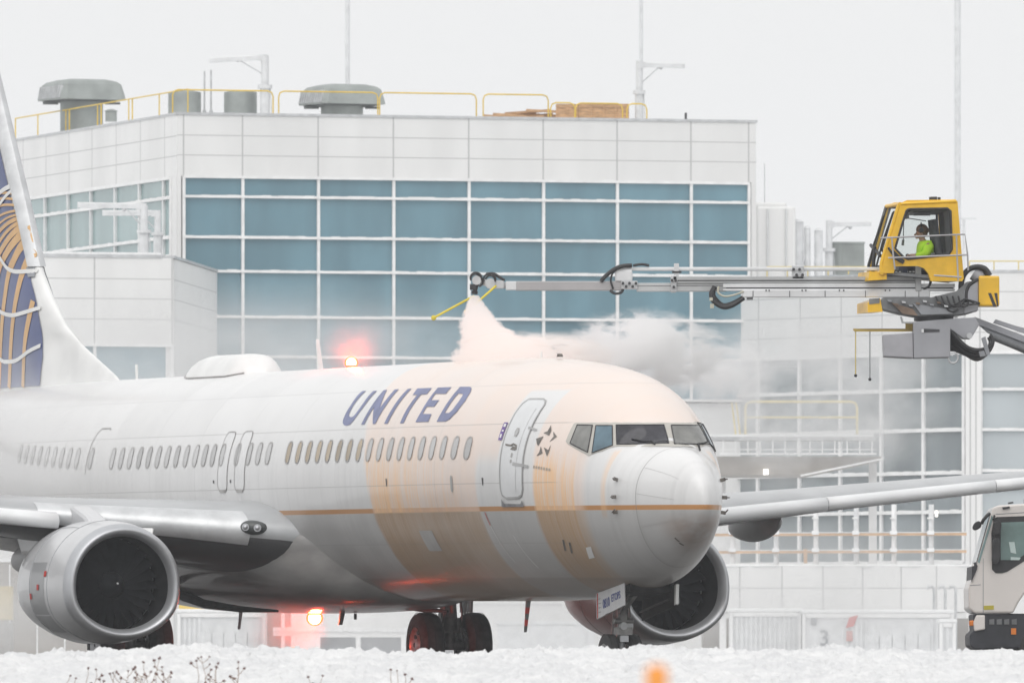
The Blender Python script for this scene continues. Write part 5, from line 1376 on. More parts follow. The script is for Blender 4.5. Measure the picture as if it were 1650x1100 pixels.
def boom():
    b = TB(); pb(b, 1196, 467.3, 1498, 479.5, -.20, -.10); o = b.build('boom_section', BOOMW, bevel=.012)
    b = TB()
    for x in (1213, 1272, 1329, 1394, 1458, 1480): pb(b, x - .5, 469, x + .5, 479, -.206, -.199)
    for x in (1234, 1239, 1292, 1298, 1352, 1359, 1426, 1433): pb(b, x - 1, 467.2, x + 1, 469.6, -.212, -.199)
    b.build('fixing', DARK, o)
    b = TB(); pb(b, 1165, 457.5, 1538, 463.5, -.17, .17); pb(b, 1165, 465.5, 1538, 468.6, -.17, .17); pb(b, 1170, 463, 1536, 466, -.12, .12, 1); b.build('boom_section', [BOOMW, DARK])
    b = TB(); pb(b, 1085, 446.2, 1476, 451.6, -.16, .16); pb(b, 1085, 453.6, 1476, 456.2, -.15, .15); pb(b, 1087, 451, 1474, 454.5, -.11, .11, 1); b.build('boom_section', [BOOMG, STEELD])
    b = TB(); pb(b, 1026, 456.2, 1170, 469.6, -.12, .12); pb(b, 1026, 460.2, 1170, 461.6, -.125, -.11, 1); b.build('boom_section', [BOOMG, STEELD], bevel=.01)
    b = TB(); pb(b, 831, 453.2, 1004, 468.2, -.10, .10); tip = b.build('boom_section', M('boom_tube', (.40, .39, .395), .4, .2, var=.08, scale=3), bevel=.012)
    b = TB(); pb(b, 815, 453.4, 832, 467.4, -.105, .105); b.build('end_collar', BOOMW, tip, bevel=.01)
    b = TB(); pb(b, 1012, 430.4, 1428, 436.4, -.05, .05); b.build('fluid_pipe', BOOMW, bevel=.015)
    b = TB(); pb(b, 1428, 436, 1476, 443, -.08, .05)
    for i in range(8): pb(b, 1431 + i * 5.6, 437.3, 1434.6 + i * 5.6, 438.8, -.086, -.079, 1)
    b.build('energy_chain', [HOSE, BOOMW])
    b = TB(); pb(b, 1474.5, 429, 1484, 470, -.21, .21); pb(b, 1470, 445, 1490, 449, -.215, .1, 1); b.build('end_plate', [BOOMG, STEELD], bevel=.012)
    b = TB()
    for k in range(6): b.hose([P4(1486, 437, -.16 + k * .05), P4(1496, 440, -.16 + k * .05), P4(1500, 450, -.16 + k * .05), P4(1496, 462, -.16 + k * .05), P4(1487, 466, -.16 + k * .05)], .022, 6, k % 2)
    b.build('hose_loop', [HOSE, M('hose_brown', (.22, .10, .05), .5)])
    # clamps between the sections
    for x0, x1, y0, y1, n in ((1276, 1295, 428, 450, 4), (1081, 1090, 444, 471, 3), (1001, 1027, 453, 466, 5)):
        b = TB(); pb(b, x0, y0, x1, y1, -.16, .16)
        for i in range(n):
            x = x0 + (x1 - x0) * (i + .5) / n; y = y0 + (y1 - y0) * (.3 + .4 * (i % 2)); b.cyl(P4(x, y, -.21), P4(x, y, -.15), .025, n=8, mi=1)
            pb(b, x - 3, y - 1.5, x + 3, y + 1.5, -.185, -.15, 2)
        b.build('boom_clamp', [GALV, DARK, PALEST], bevel=.01)
    b = TB(); pb(b, 991, 436, 1019, 454, -.13, .13); p = P4(1005, 437); b.cyl(p + Vector((-.13, -.0, -.02)), p + Vector((.13, 0, -.02)), .12, n=16); b.build('swivel_housing', BOOMW, bevel=.03)
    b = TB(); pb(b, 1086, 424.5, 1094, 446, -.06, .06); pb(b, 1083, 437, 1098, 440, -.07, .07, 1); b.build('pipe_bracket', [PALEST, DARK])
    b = TB()
    b.hose([P4(968, 453.5, -.12), P4(977, 444, -.13), P4(990, 434, -.14), P4(1004, 429, -.14), P4(1018, 428, -.12)], .035, 8)
    b.hose([P4(988, 466, -.13), P4(984, 452, -.14), P4(987, 441, -.14), P4(993, 435, -.14)], .018, 6)
    b.hose([P4(983, 468, -.12), P4(990, 473, -.13), P4(1000, 472, -.13), P4(1004, 466, -.12)], .025, 6)
    b.hose([P4(1020, 428, -.06), P4(1034, 426, -.06), P4(1046, 428, -.06)], .025, 6)
    b.build('hose', HOSE)
    b = TB()
    for k, dr in enumerate((0, 2.2, 4.2)):
        b.hose([P4(1152, 462, -.16 + .05 * k), P4(1146 + dr, 474, -.17 + .05 * k), P4(1150 + dr, 486 - dr, -.18 + .05 * k), P4(1165, 495 - dr, -.18 + .05 * k), P4(1180, 492 - dr, -.18 + .05 * k), P4(1198, 480 - dr * .5, -.16 + .05 * k)], .042 if k == 0 else .026, 8)
    b.hose([P4(1158, 462, -.2), P4(1157, 472, -.2), P4(1168, 478, -.2), P4(1185, 475, -.2), P4(1198, 470, -.2)], .018, 6, 1)
    pb(b, 1143, 480, 1148, 485, -.22, -.1, 1); pb(b, 1144, 490, 1150, 497, -.22, -.1, 1); pb(b, 1203, 476, 1213, 483, -.18, .05, 2)
    b.build('hose_bundle', [HOSE, M('hose_fitting', (.45, .44, .36), .5, var=.2), STEELD])
    # spray head
    b = TB(); hx = [(772, 452), (790, 458), (806, 460), (818, 459)]
    b.hose([P4(*q) for q in hx], .055, 10); b.cyl(P4(768, 452, -.16), P4(768, 452, .16), .075, n=14); b.cyl(P4(790, 457, -.12), P4(790, 457, .1), .085, n=14); pb(b, 797, 452, 812, 465, -.1, .1)
    b.cyl(P4(770, 446), P4(772, 456), .07, n=12); hd = b.build('spray_head', GALV, bevel=.008)
    b = TB(); b.cyl(P4(768, 456), P4(765, 470), .045, .034, n=12); b.cyl(P4(765, 469), P4(764.5, 474), .055, .05, n=12); pb(b, 757, 458, 766, 467, -.10, .06); b.build('nozzle', DARK, hd)
    b = TB()
    for r, cx, cy, dy in ((9.0, 767, 448, -.15), (7.5, 766, 449, -.05), (9.5, 789, 450, -.12), (7.5, 790, 451, .05)):
        b.hose([P4(cx + r * math.cos(a), cy + r * .95 * math.sin(a), dy) for a in [R(20 + 230 * i / 12) + math.pi * .75 for i in range(13)]], .016, 6)
    b.hose([P4(783, 442, -.1), P4(795, 441, -.1), P4(805, 447, -.1), P4(813, 452, -.08)], .026, 6)
    b.hose([P4(768, 440, -.12), P4(775, 446, -.13), P4(778, 456, -.13), P4(772, 462, -.13)], .02, 6); b.build('hose', HOSE, hd)
    for a, c in (((799, 461), (752, 504)), ((764, 477), (699, 513))):
        b = TB(); b.cyl(P4(*a, -.1), P4(*c, -.6 if a[0] > 780 else -.35), .019, n=8); b.ball(P4(*c, -.6 if a[0] > 780 else -.35), .045, 8); b.build('distance_feeler', M('feeler_yellow', (.72, .58, .05), .5, var=.1), hd)
boom()

E_D = Vector((-.19, .98, 0))
def C(px, py, d=0.0): return at(px, py, YB - .45) + E_D * d
def cab_panel(outer, hole, d0, d1, mat, name, parent, bevel=.012):
    ls = [[Vector((u, v, 0)) for u, v in lp] for lp in ([outer] + ([hole] if hole else []))]
    tr = tessellate_polygon(ls); pts = [v for l in ls for v in l]; b = TB(); n = len(pts)
    b.add([C(p.x, p.y, d0) for p in pts] + [C(p.x, p.y, d1) for p in pts], [t for t in tr] + [tuple(i + n for i in reversed(t)) for t in tr])
    o = 0
    for lp in ls:
        m_ = len(lp); b.f += [(o + i, o + (i + 1) % m_, o + (i + 1) % m_ + n, o + i + n) for i in range(m_)]; b.mi += [0] * m_; b.sm += [False] * m_; o += m_
    ob = b.build(name, mat, parent); smooth_fix(ob); return ob
def operator_cab():
    side = [(1452, 327), (1462, 322.5), (1539, 321.5), (1543, 325), (1553, 449), (1550, 453), (1500, 453), (1496, 441), (1489, 432), (1479, 428.5), (1443, 429), (1440, 440), (1421, 440), (1423, 424)]
    hole = [(1461, 338.5), (1466, 337), (1527, 336), (1531.5, 340), (1533.5, 402), (1529, 409.5), (1463, 417), (1456, 414.5), (1442.5, 400), (1454, 360)]
    W_ = 1.02
    cab = cab_panel(side, hole, 0, .06, CABY, 'operator_cab', truck)
    cab_panel([(1452, 327), (1462, 322.5), (1539, 321.5), (1543, 325), (1553, 449), (1550, 453), (1423, 440), (1423, 424)], [(1456, 333), (1533, 332), (1537, 408), (1533, 416), (1450, 424), (1431, 424), (1430, 418)], W_ - .06, W_, CABY, 'far_side', cab)
    b = TB()       # roof, rear wall, floor, front posts
    b.add([C(1452, 326, -.02), C(1541, 321, -.02), C(1541, 321, W_ + .02), C(1452, 326, W_ + .02), C(1450, 331, -.02), C(1543, 327, -.02), C(1543, 327, W_ + .02), C(1450, 331, W_ + .02)],
          [(0, 1, 2, 3), (7, 6, 5, 4), (0, 4, 5, 1), (1, 5, 6, 2), (2, 6, 7, 3), (3, 7, 4, 0)]); b.build('cab_roof', CABY, cab, bevel=.03)
    b = TB(); b.add([C(1544, 326, .06), C(1552, 452, .06), C(1552, 452, W_ - .06), C(1544, 326, W_ - .06), C(1540, 326, .06), C(1547, 452, .06), C(1547, 452, W_ - .06), C(1540, 326, W_ - .06)],
          [(0, 1, 2, 3), (7, 6, 5, 4), (0, 4, 5, 1), (1, 5, 6, 2), (2, 6, 7, 3), (3, 7, 4, 0)]); b.build('cab_rear_wall', M('rear_wall_grey', (.24, .24, .25), .6, var=.1), cab)
    b = TB(); pp = [C(1425, 437, .06), C(1550, 447, .06), C(1550, 447, W_ - .06), C(1425, 437, W_ - .06)]
    b.add(pp + [p - Vector((0, 0, .05)) for p in pp], [(0, 1, 2, 3), (7, 6, 5, 4), (0, 4, 5, 1), (1, 5, 6, 2), (2, 6, 7, 3), (3, 7, 4, 0)]); b.build('cab_floor', STEELD, cab)
    b = TB()
    b.tube([C(1449, 330, .03), C(1421, 424, .03), C(1421, 440, .03)], .035, 8)
    b.tube([C(1421, 439, 0), C(1421, 439, W_)], .04, 8); b.tube([C(1450, 329, 0), C(1450, 329, W_)], .035, 8); b.build('front_post', CABY, cab)
    b = TB(); b.tube([C(1449, 330, W_ - .03), C(1421, 424, W_ - .03), C(1421, 440, W_ - .03)], .03, 8); b.build('front_post', STEELD, cab)
    cab_panel([(1454, 327), (1540, 324), (1551, 447), (1430, 437), (1428, 424)], [(1456, 333), (1533, 332), (1537, 408), (1533, 416), (1450, 424), (1431, 424), (1430, 418)], W_ - .075, W_ - .064, M('cab_lining', (.22, .22, .23), .7, var=.1), 'cab_lining', cab)
    b = TB(); b.add([C(1448, 332, .03), C(1421, 424, .03), C(1421, 424, W_ - .03), C(1448, 332, W_ - .03)], [(0, 1, 2, 3)]); ws = b.build('windscreen', CLEAR, cab)
    b = TB()
    for d in (.16, .80): b.tube([C(1421, 430, d) + Vector((-.06, 0, 0)), C(1432, 390, d) + Vector((-.07, 0, 0)), C(1444, 345, d) + Vector((-.03, 0, 0))], .018, 6)
    b.tube([C(1425, 412, .10) + Vector((-.04, 0, 0)), C(1432, 392, .9) + Vector((-.10, 0, 0))], .03, 6); b.tube([C(1417, 436, .5), C(1428, 396, .5) + Vector((-.08, 0, 0))], .035, 6); b.build('wiper', HOSE, ws)
    b = TB(); gl = hole
    ls = [[Vector((u, v, 0)) for u, v in gl]]; tr = tessellate_polygon(ls)
    for nm, d in (('side_window', .03), ('side_window', W_ - .03)):
        b = TB(); b.add([C(u, v, d) for u, v in gl], tr); wn = b.build(nm, CLEAR, cab)
        b = TB(); cl = gl + [gl[0]]; b.tube([C(u, v, d + (-.035 if d < .5 else .035)) for u, v in cl], .022, 6); b.build('seal', HOSE, wn)
    b = TB(); b.tube([C(1430, 399, -.05), C(1443, 417, -.03), C(1455, 424, -.03)], .02, 6)
    pb(b, 0, 0, 1, 1, 0, 0) if False else None
    b.add([C(1440, 403, -.01), C(1458, 420, -.01), C(1456, 424, -.01), C(1440, 416, -.01)], [(0, 1, 2, 3)]); b.build('lower_quarter_window', HOSE, cab)
    b = TB(); b.tube([C(1513, 352, .4), C(1518, 380, .4), C(1523, 410, .4), C(1524, 432, .4)], [.04, .06, .07, .07], 8); b.tube([C(1513, 352, .68), C(1518, 380, .68), C(1523, 410, .68), C(1524, 432, .68)], [.04, .06, .07, .07], 8)
    b.add([C(1511, 352, .36), C(1519, 352, .36), C(1528, 432, .36), C(1518, 432, .36), C(1511, 352, .70), C(1519, 352, .70), C(1528, 432, .70), C(1518, 432, .70)], [(3, 2, 1, 0), (4, 5, 6, 7), (0, 1, 5, 4), (1, 2, 6, 5), (2, 3, 7, 6), (3, 0, 4, 7)])
    b.add([C(1480, 426, .25), C(1522, 429, .25), C(1522, 437, .25), C(1480, 434, .25), C(1480, 426, .78), C(1522, 429, .78), C(1522, 437, .78), C(1480, 434, .78)], [(3, 2, 1, 0), (4, 5, 6, 7), (0, 1, 5, 4), (1, 2, 6, 5), (2, 3, 7, 6), (3, 0, 4, 7)])
    b.build('seat', M('seat_grey', (.09, .09, .10), .8, var=.2), cab, bevel=.03)
    b = TB(); b.add([C(1470, 338, .05), C(1531, 337, .05), C(1530, 343, .9), C(1480, 344, .9)], [(0, 1, 2, 3)]); b.box(C(1496, 343, .5), (.28, .2, .05)); b.tube([C(1465, 338, .4), C(1464, 393, .4)], .008, 5); b.tube([C(1456, 352, .5), C(1475, 350, .5), C(1505, 354, .6)], .008, 5)
    b.box(C(1460, 346, .15), (.16, .12, .12)); b.tube([C(1464, 385, .4), C(1463, 394, .4)], .025, 6); b.build('cab_fittings', STEELD, cab)
    b = TB(); b.box(C(1510, 319, .3), (.13, .16, .05)); b.box(C(1524, 320, .5), (.05, .08, .08)); b.box(C(1511, 317.5, .3), (.10, .1, .03)); b.build('roof_lamp', HOSE, cab)
    b = TB(); b.tube([C(1472, 412, .45), C(1470, 422, .45), C(1468, 436, .45)], .02, 6); b.ball(C(1472, 410.5, .45), .035, 8); b.build('joystick', HOSE, cab)
    b = TB()
    for pts in ([(1416, 384), (1552, 378), (1556, 411), (1557, 436)], [(1428, 416), (1556, 411)], [(1434, 383), (1436, 408), (1439, 434)], [(1538, 379), (1539, 412), (1541, 452)], [(1502, 444), (1546, 447)]):
        b.tube([C(u, v, -.14) for u, v in pts], .016, 6)
    b.build('handrail', M('handrail_grey', (.42, .41, .42), .45, .3, var=.1), cab)
    b = TB()       # chin under the front of the cab
    b.add([C(u, v, d) for d in (.08, .9) for u, v in ((1400, 487), (1420, 480), (1424, 502), (1400, 503))], [(3, 2, 1, 0), (4, 5, 6, 7), (0, 1, 5, 4), (1, 2, 6, 5), (2, 3, 7, 6), (3, 0, 4, 7)])
    b.add([C(u, v, d) for d in (.05, .9) for u, v in ((1402, 437), (1430, 440), (1430, 450), (1400, 452))], [(3, 2, 1, 0), (4, 5, 6, 7), (0, 1, 5, 4), (1, 2, 6, 5), (2, 3, 7, 6), (3, 0, 4, 7)])
    b.build('cab_chin', CABY, cab)
    b = TB(); b.add([C(u, v, .07) for u, v in ((1402, 481), (1419, 480), (1419, 488), (1402, 490))], [(0, 1, 2, 3)]); b.build('chin_window', WIND_G, cab)
operator_cab()

def turret():
    z7 = lambda L: [(1400 + x / 6.6, 460 + y / 6.6) for x, y in L]
    b = TB(); px_prism(b, z7([(150, 125), (660, 125), (930, 60), (1040, -40), (1160, -60), (1165, 100), (1165, 260), (1040, 300), (900, 320), (500, 330), (330, 300), (100, 240), (60, 222)]), YB - .35, YB + .45); t = b.build('turret_base', STEELD, bevel=.02)
    b = TB(); px_prism(b, z7([(470, 190), (900, 260), (890, 300), (560, 310)]), YB - .40, YB - .35); px_prism(b, z7([(240, 180), (470, 250), (520, 320), (360, 300)]), YB - .42, YB - .35, None, 1)
    for i in range(9):
        x, y = 200 + i * 75, 150 + (i * 37) % 60; px_prism(b, z7([(x, y), (x + 40, y + 6), (x + 44, y + 24), (x + 5, y + 20)]), YB - .45, YB - .35, None, i % 3)
    b.build('turret_detail', [GREYM, M('rusty_steel', (.20, .14, .10), .6, var=.3), GALV], t)
    b = TB()
    for k in range(5):
        x = 700 + 60 * k; b.hose([P4(*q, -.42 - .01 * k) for q in z7([(x, 120), (x + 40, 190 + 10 * k), (x + 130, 240 - 8 * k), (x + 230, 200), (1010, 150)])], .017, 6)
    b.hose([P4(*q, -.4) for q in z7([(820, 240), (840, 270), (890, 285), (940, 260)])], .02, 6); b.build('hose', HOSE, t)
    b = TB(); c = P4(1505, 512); b.cyl(c + Vector((0, .1, -.05)), c + Vector((0, .1, .06)), .33, n=32); c2 = P4(1505, 516); b.cyl(c2 + Vector((0, .1, -.06)), c2 + Vector((0, .1, .04)), .27, n=32); b.build('slew_ring', DARK)
    b = TB(); px_prism(b, z7([(330, 330), (350, 400), (480, 405), (480, 385), (370, 385), (350, 330)]), YB - .3, YB - .25); pb(b, 1537, 509, 1542, 513, -.3, -.2); b.build('step', BOOMG)
    b = TB(); px_prism(b, z7([(1015, 60), (1165, -60), (1165, 265), (1015, 300)]), YB - .36, YB + .3); b.build('counter_plate', ARMG, bevel=.015)
    b = TB(); pb(b, 1575.5, 445.5, 1609, 494.5, -.40, .25); cw = b.build('counterweight_box', CABY, bevel=.03)
    b = TB()
    for x in (1592, 1602): px_prism(b, [(x, 472), (x + 5, 472), (min(x + 14, 1609), 494), (x + 8.5 if x < 1600 else 1607, 494)], YB - .405, YB - .395)
    b.build('warning_stripe', M('stripe_black', (.04, .035, .035), .5), cw)
    b = TB()
    for k in range(3): b.hose([P4(*q, -.3 + .09 * k) for q in ((1549, 478), (1548, 460), (1551, 446), (1560, 435), (1573, 431), (1586, 434), (1594, 445))], .045, 8)
    b.hose([P4(*q, -.35) for q in ((1556, 488), (1556, 472), (1561, 460), (1571, 453), (1577, 452))], .03, 6)
    b.hose([P4(*q, -.2) for q in ((1568, 440), (1576, 446), (1580, 455))], [.12, .13, .12], 8, 1); b.build('hose_arch', [HOSE, ARMG])
    # lower arm head, basket and the arm itself
    b = TB(); px_prism(b, z7([(470, 385), (880, 352), (1130, 338), (1175, 415), (1090, 560), (1005, 560), (868, 462), (865, 760), (480, 770)]), YB - .34, YB + .36); a = b.build('arm_head', ARMG, bevel=.012)
    b = TB(); px_prism(b, z7([(580, 458), (752, 465), (752, 490), (580, 496)]), YB - .35, YB - .335); px_prism(b, z7([(560, 465), (585, 462), (585, 500), (560, 498)]), YB - .352, YB - .335, None, 1); b.build('slot', [DARK, BOOMW], a)
    b = TB(); c = P4(*z7([(1062, 540)])[0], -.35); b.cyl(c, c + Vector((0, -.05, 0)), .05, n=16); b.build('pivot_pin', GALV, a)
    b = TB(); px_prism(b, z7([(152, 522), (470, 500), (476, 768), (162, 752)]), YB - .30, YB + .45); b.build('basket_box', M('basket_grey', (.36, .36, .385), .5, var=.1), a, bevel=.015)
    b = TB(); c = P4(1535, 577, -.3)
    b.hose([c + Vector((.08 * math.cos(t), 0, .08 * math.sin(t) * 1.1)) for t in [R(30 * i) for i in range(13)]], .018, 6); b.bar(P4(1528, 570, -.3), P4(1535, 572, -.3), .05); b.build('shackle', GALV, a)
    # hose bundle under the knuckle
    b = TB()
    for k in range(9):
        o_ = k * 11
        b.hose([P4(*q, -.30 + .07 * k) for q in z7([(860, 470 + 24 * k), (930, 560 + 14 * k), (1040, 660 + 10 * k - (k % 3) * 12), (1160, 690 + 10 * k), (1270, 660 + 4 * k), (1310, 600), (1290, 540)])], .05 if k > 4 else .034, 7)
    b.build('hose_bundle', HOSE)
    b = TB(); px_prism(b, z7([(1170, 700), (1225, 690), (1245, 745), (1185, 755)]), YB - .42, YB - .3); px_prism(b, z7([(1195, 560), (1240, 540), (1290, 730), (1250, 740)]), YB - .42, YB - .36); b.build('hose_clamp', GREYM)
    A0, A1 = P4(*z7([(1120, 400)])[0]), Vector((14.6, YT, 3.15))
    Y2 = lambda px: YB + (px - 1571) / 700 * (YT - YB)
    b = TB()
    def slant(poly, half, mi=0):
        P = [at(x, y, Y2(x)) for x, y in poly]; n = len(P)
        b.add([p + Vector((0, -half, 0)) for p in P] + [p + Vector((0, half, 0)) for p in P], [tuple(range(n)), tuple(range(2 * n - 1, n - 1, -1))] + [(i, i + n, (i + 1) % n + n, (i + 1) % n) for i in range(n)], mi)
    slant([(1570, 511), (1650, 541.5), (2200, 752), (2200, 790), (1650, 552), (1577, 524)], .20); slant([(1578, 524), (1650, 552), (2200, 785), (2200, 835), (1650, 566), (1592, 536)], .16, 1)
    slant([(1604, 514.5), (1636, 525), (1660, 531), (1660, 540), (1600, 520)], .10); b.build('lower_arm', [ARMG, GREYM])
    b = TB(); b.hose([at(x, y, Y2(x) - .22) for x, y in ((1596, 542), (1640, 560), (1700, 586), (2000, 712))], .05, 8); b.build('lift_cylinder', STEELD)
    # yellow guard rail and hanging feelers
    b = TB(); pb(b, 1376, 531.5, 1470, 534.2, -.1, -.06); pb(b, 1376, 528, 1472, 531, .5, .55); pb(b, 1459, 521, 1471, 531, -.1, .1); b.build('guard_rail', M('rail_mustard', (.48, .34, .08), .5, var=.15))
    for x, y0, y1, m_ in ((1378.5, 529, 604, PALE_YEL), (1401.5, 533, 610, GREYM)):
        b = TB(); b.cyl(P4(x, y0, -.06), P4(x, y1, -.06), .011, n=6, mi=0); b.ball(P4(x, y1 + 1, -.06), .028, 8, 1); b.build('hanging_feeler', [m_, DARK])
turret()

def truck_body():
    T = lambda x, y, dy=0.0: P4(x, y, dy, YT)
    def tp(b, poly, d0, d1, mi=0): return px_prism(b, poly, YT + d0, YT + d1, YT, mi)
    outl = [(1595, 819.5), (1604, 815.5), (1650, 812.5), (1740, 809), (1760, 812), (1762, 985), (1731, 985), (1728, 968), (1717, 952), (1700, 942), (1682, 939), (1664, 943), (1648, 954), (1637, 970), (1628, 988), (1566, 988), (1557, 981), (1556.5, 948), (1560, 938), (1571, 905), (1590, 838)]
    b = TB(); tp(b, outl, -1.2, 1.2); body = b.build('truck_cab', TRUCKW, bevel=.04)
    b = TB(); tp(b, [(1597, 837), (1602, 834), (1740, 829), (1740, 892), (1660, 896), (1618, 922), (1610, 924), (1600, 924), (1594, 918), (1593, 860)], -1.212, -1.19); sw = b.build('side_window', HOSE, body, bevel=.004)
    b = TB(); tp(b, [(1608, 843), (1735, 838), (1735, 885), (1655, 889), (1632, 903), (1608, 903)], -1.222, -1.205); b.build('pane', M('truck_pane', (.17, .26, .245), .06, var=.25, scale=1.5), sw)
    b = TB(); tp(b, [(1621, 874), (1630, 874), (1633, 893), (1624, 891)], -1.232, -1.215); tp(b, [(1624, 898), (1640, 899), (1638, 903), (1624, 903)], -1.232, -1.215); b.build('far_window_gap', M('far_pane', (.55, .66, .64), .2, var=.1), sw)
    b = TB()
    e = [(1592.5, 829), (1571, 906)]
    f_ = [T(x - 1.5, y, d) for d in (-1.05, 1.05) for x, y in e]; b.add(f_, [(0, 1, 3, 2)]); b.build('windscreen', WIND_B, body)
    b = TB(); tp(b, [(1593.5, 831), (1596, 835), (1574, 908), (1571, 906)], -1.215, -1.19); b.build('windscreen_edge', M('teal_glass_edge', (.22, .33, .33), .1, var=.2), body)
    b = TB(); tp(b, [(1562, 913), (1571, 911), (1570, 918), (1561, 938)], -1.23, 1.2); tp(b, [(1565, 907), (1569, 906), (1570, 912), (1566, 913)], -1.2, -1.1); b.build('dark_scuttle', DARK, body)
    b = TB(); tp(b, [(1579.6, 900), (1580.4, 900), (1580.4, 987), (1579.6, 987)], -1.205, -1.19); tp(b, [(1559, 943), (1576, 942), (1576, 943), (1559, 944)], -1.205, -1.19); tp(b, [(1600, 829), (1650, 826), (1750, 822), (1750, 823), (1650, 827), (1600, 830)], -1.205, -1.19); b.build('door_gap', GREYM, body)
    b = TB(); tp(b, [(1581, 976), (1597, 975.5), (1597, 982), (1581, 982.5)], -1.212, -1.19); b.build('side_reflector', M('reflector_yellow', (.55, .47, .05), .4, var=.2), body)
    b = TB(); b.tube([T(1590, 829, -1.25), T(1586, 832, -1.3), T(1580, 839, -1.3), T(1577, 845, -1.28)], .03, 7); b.tube([T(1598, 832, -1.2), T(1596, 838, -1.3)], .02, 6)
    b.build('mirror_arm', HOSE, body)
    for poly in ([(1562, 850), (1566, 843), (1573, 840), (1577, 845), (1576, 851), (1568, 856), (1563, 855)], [(1595, 843), (1606, 840), (1609, 845), (1607, 860), (1602, 864), (1595, 863)], [(1594, 871), (1598, 868), (1605, 869), (1607, 876), (1607, 902), (1604, 909), (1595, 909), (1593, 904)]):
        b = TB(); tp(b, poly, -1.42, -1.26); b.build('mirror', HOSE, body, bevel=.03)
    b = TB(); tp(b, [(1610, 818.5), (1622, 817), (1623, 820), (1612, 822)], -1.23, -1.1); tp(b, [(1621, 810.5), (1629, 809), (1630, 811.5), (1622, 813)], -.9, -.7); tp(b, [(1648, 805), (1660, 804), (1660, 811), (1648, 812)], -.6, -.4); b.build('roof_lamp', DARK, body)
    # bumper, chassis, wheels
    b = TB(); tp(b, [(1564, 989), (1740, 989), (1740, 1040), (1600, 1046), (1566, 1046), (1559, 1040), (1558.5, 1022), (1566, 1016)], -1.12, 1.12); b.build('chassis_skirt', M('skirt_black', (.03, .032, .04), .55, var=.3, scale=3), bevel=.03)
    b = TB(); tp(b, [(1569, 991), (1583, 991), (1583, 1014), (1566, 1017), (1564, 1003)], -1.2, -1.1); b.build('bumper_corner', TRUCKW, bevel=.02)
    b = TB(); tp(b, [(1557.5, 1000), (1565, 999), (1565.5, 1008), (1558, 1009)], -1.17, -1.05); b.build('indicator', ORANGE_L, bevel=.02)
    b = TB(); tp(b, [(1625, 1012), (1633, 1012), (1633, 1022), (1625, 1022)], -1.16, -1.1); b.build('side_marker', ORANGE_L)
    b = TB()
    for i in range(4): tp(b, [(1590 + i * 12, 998), (1598 + i * 12, 997), (1598 + i * 12, 1006), (1590 + i * 12, 1006)], -1.14, -1.1)
    b.build('skirt_detail', STEELD)
    p = T(1682, 1000); r = .50
    for xx in (p.x, p.x + 4.4, p.x + 5.75):
        for s in (-1, 1):
            b = TB(); yc = YT + s * .98; b.lathe([(-.16, .3), (-.16, r * .8), (-.12, r * .97), (0, r), (.12, r * .97), (.16, r * .8), (.16, .3)], lambda a, u, v: (xx + v, yc + a, r + u), 32)
            b.lathe([(-.10, .3), (-.04, .24), (-.04, .10), (-.12, .09), (-.12, 0)], lambda a, u, v: (xx + v, yc + (a if s < 0 else -a), r + u), 24, 1); b.build('wheel', [TYRE, GREYM])
    b = TB(); x0 = at(1765, 985, YT).x
    b.box((x0 + 3.4, YT, 2.0), (6.4, 2.3, 1.7)); b.box((x0 + 3.4, YT, 2.9), (6.0, 2.0, .14)); b.build('fluid_tank', TRUCKW, bevel=.10)
    b = TB()
    for s in (-.42, .42): b.box((x0 + 2.6, YT + s, .95), (8.2, .14, .28))
    b.box((x0 + 4.9, YT, 3.0), (1.2, 1.2, .3)); b.cyl((14.6, YT, 2.9), (14.6, YT, 3.4), .5, n=24); b.build('chassis_frame', STEELD)
truck_body()

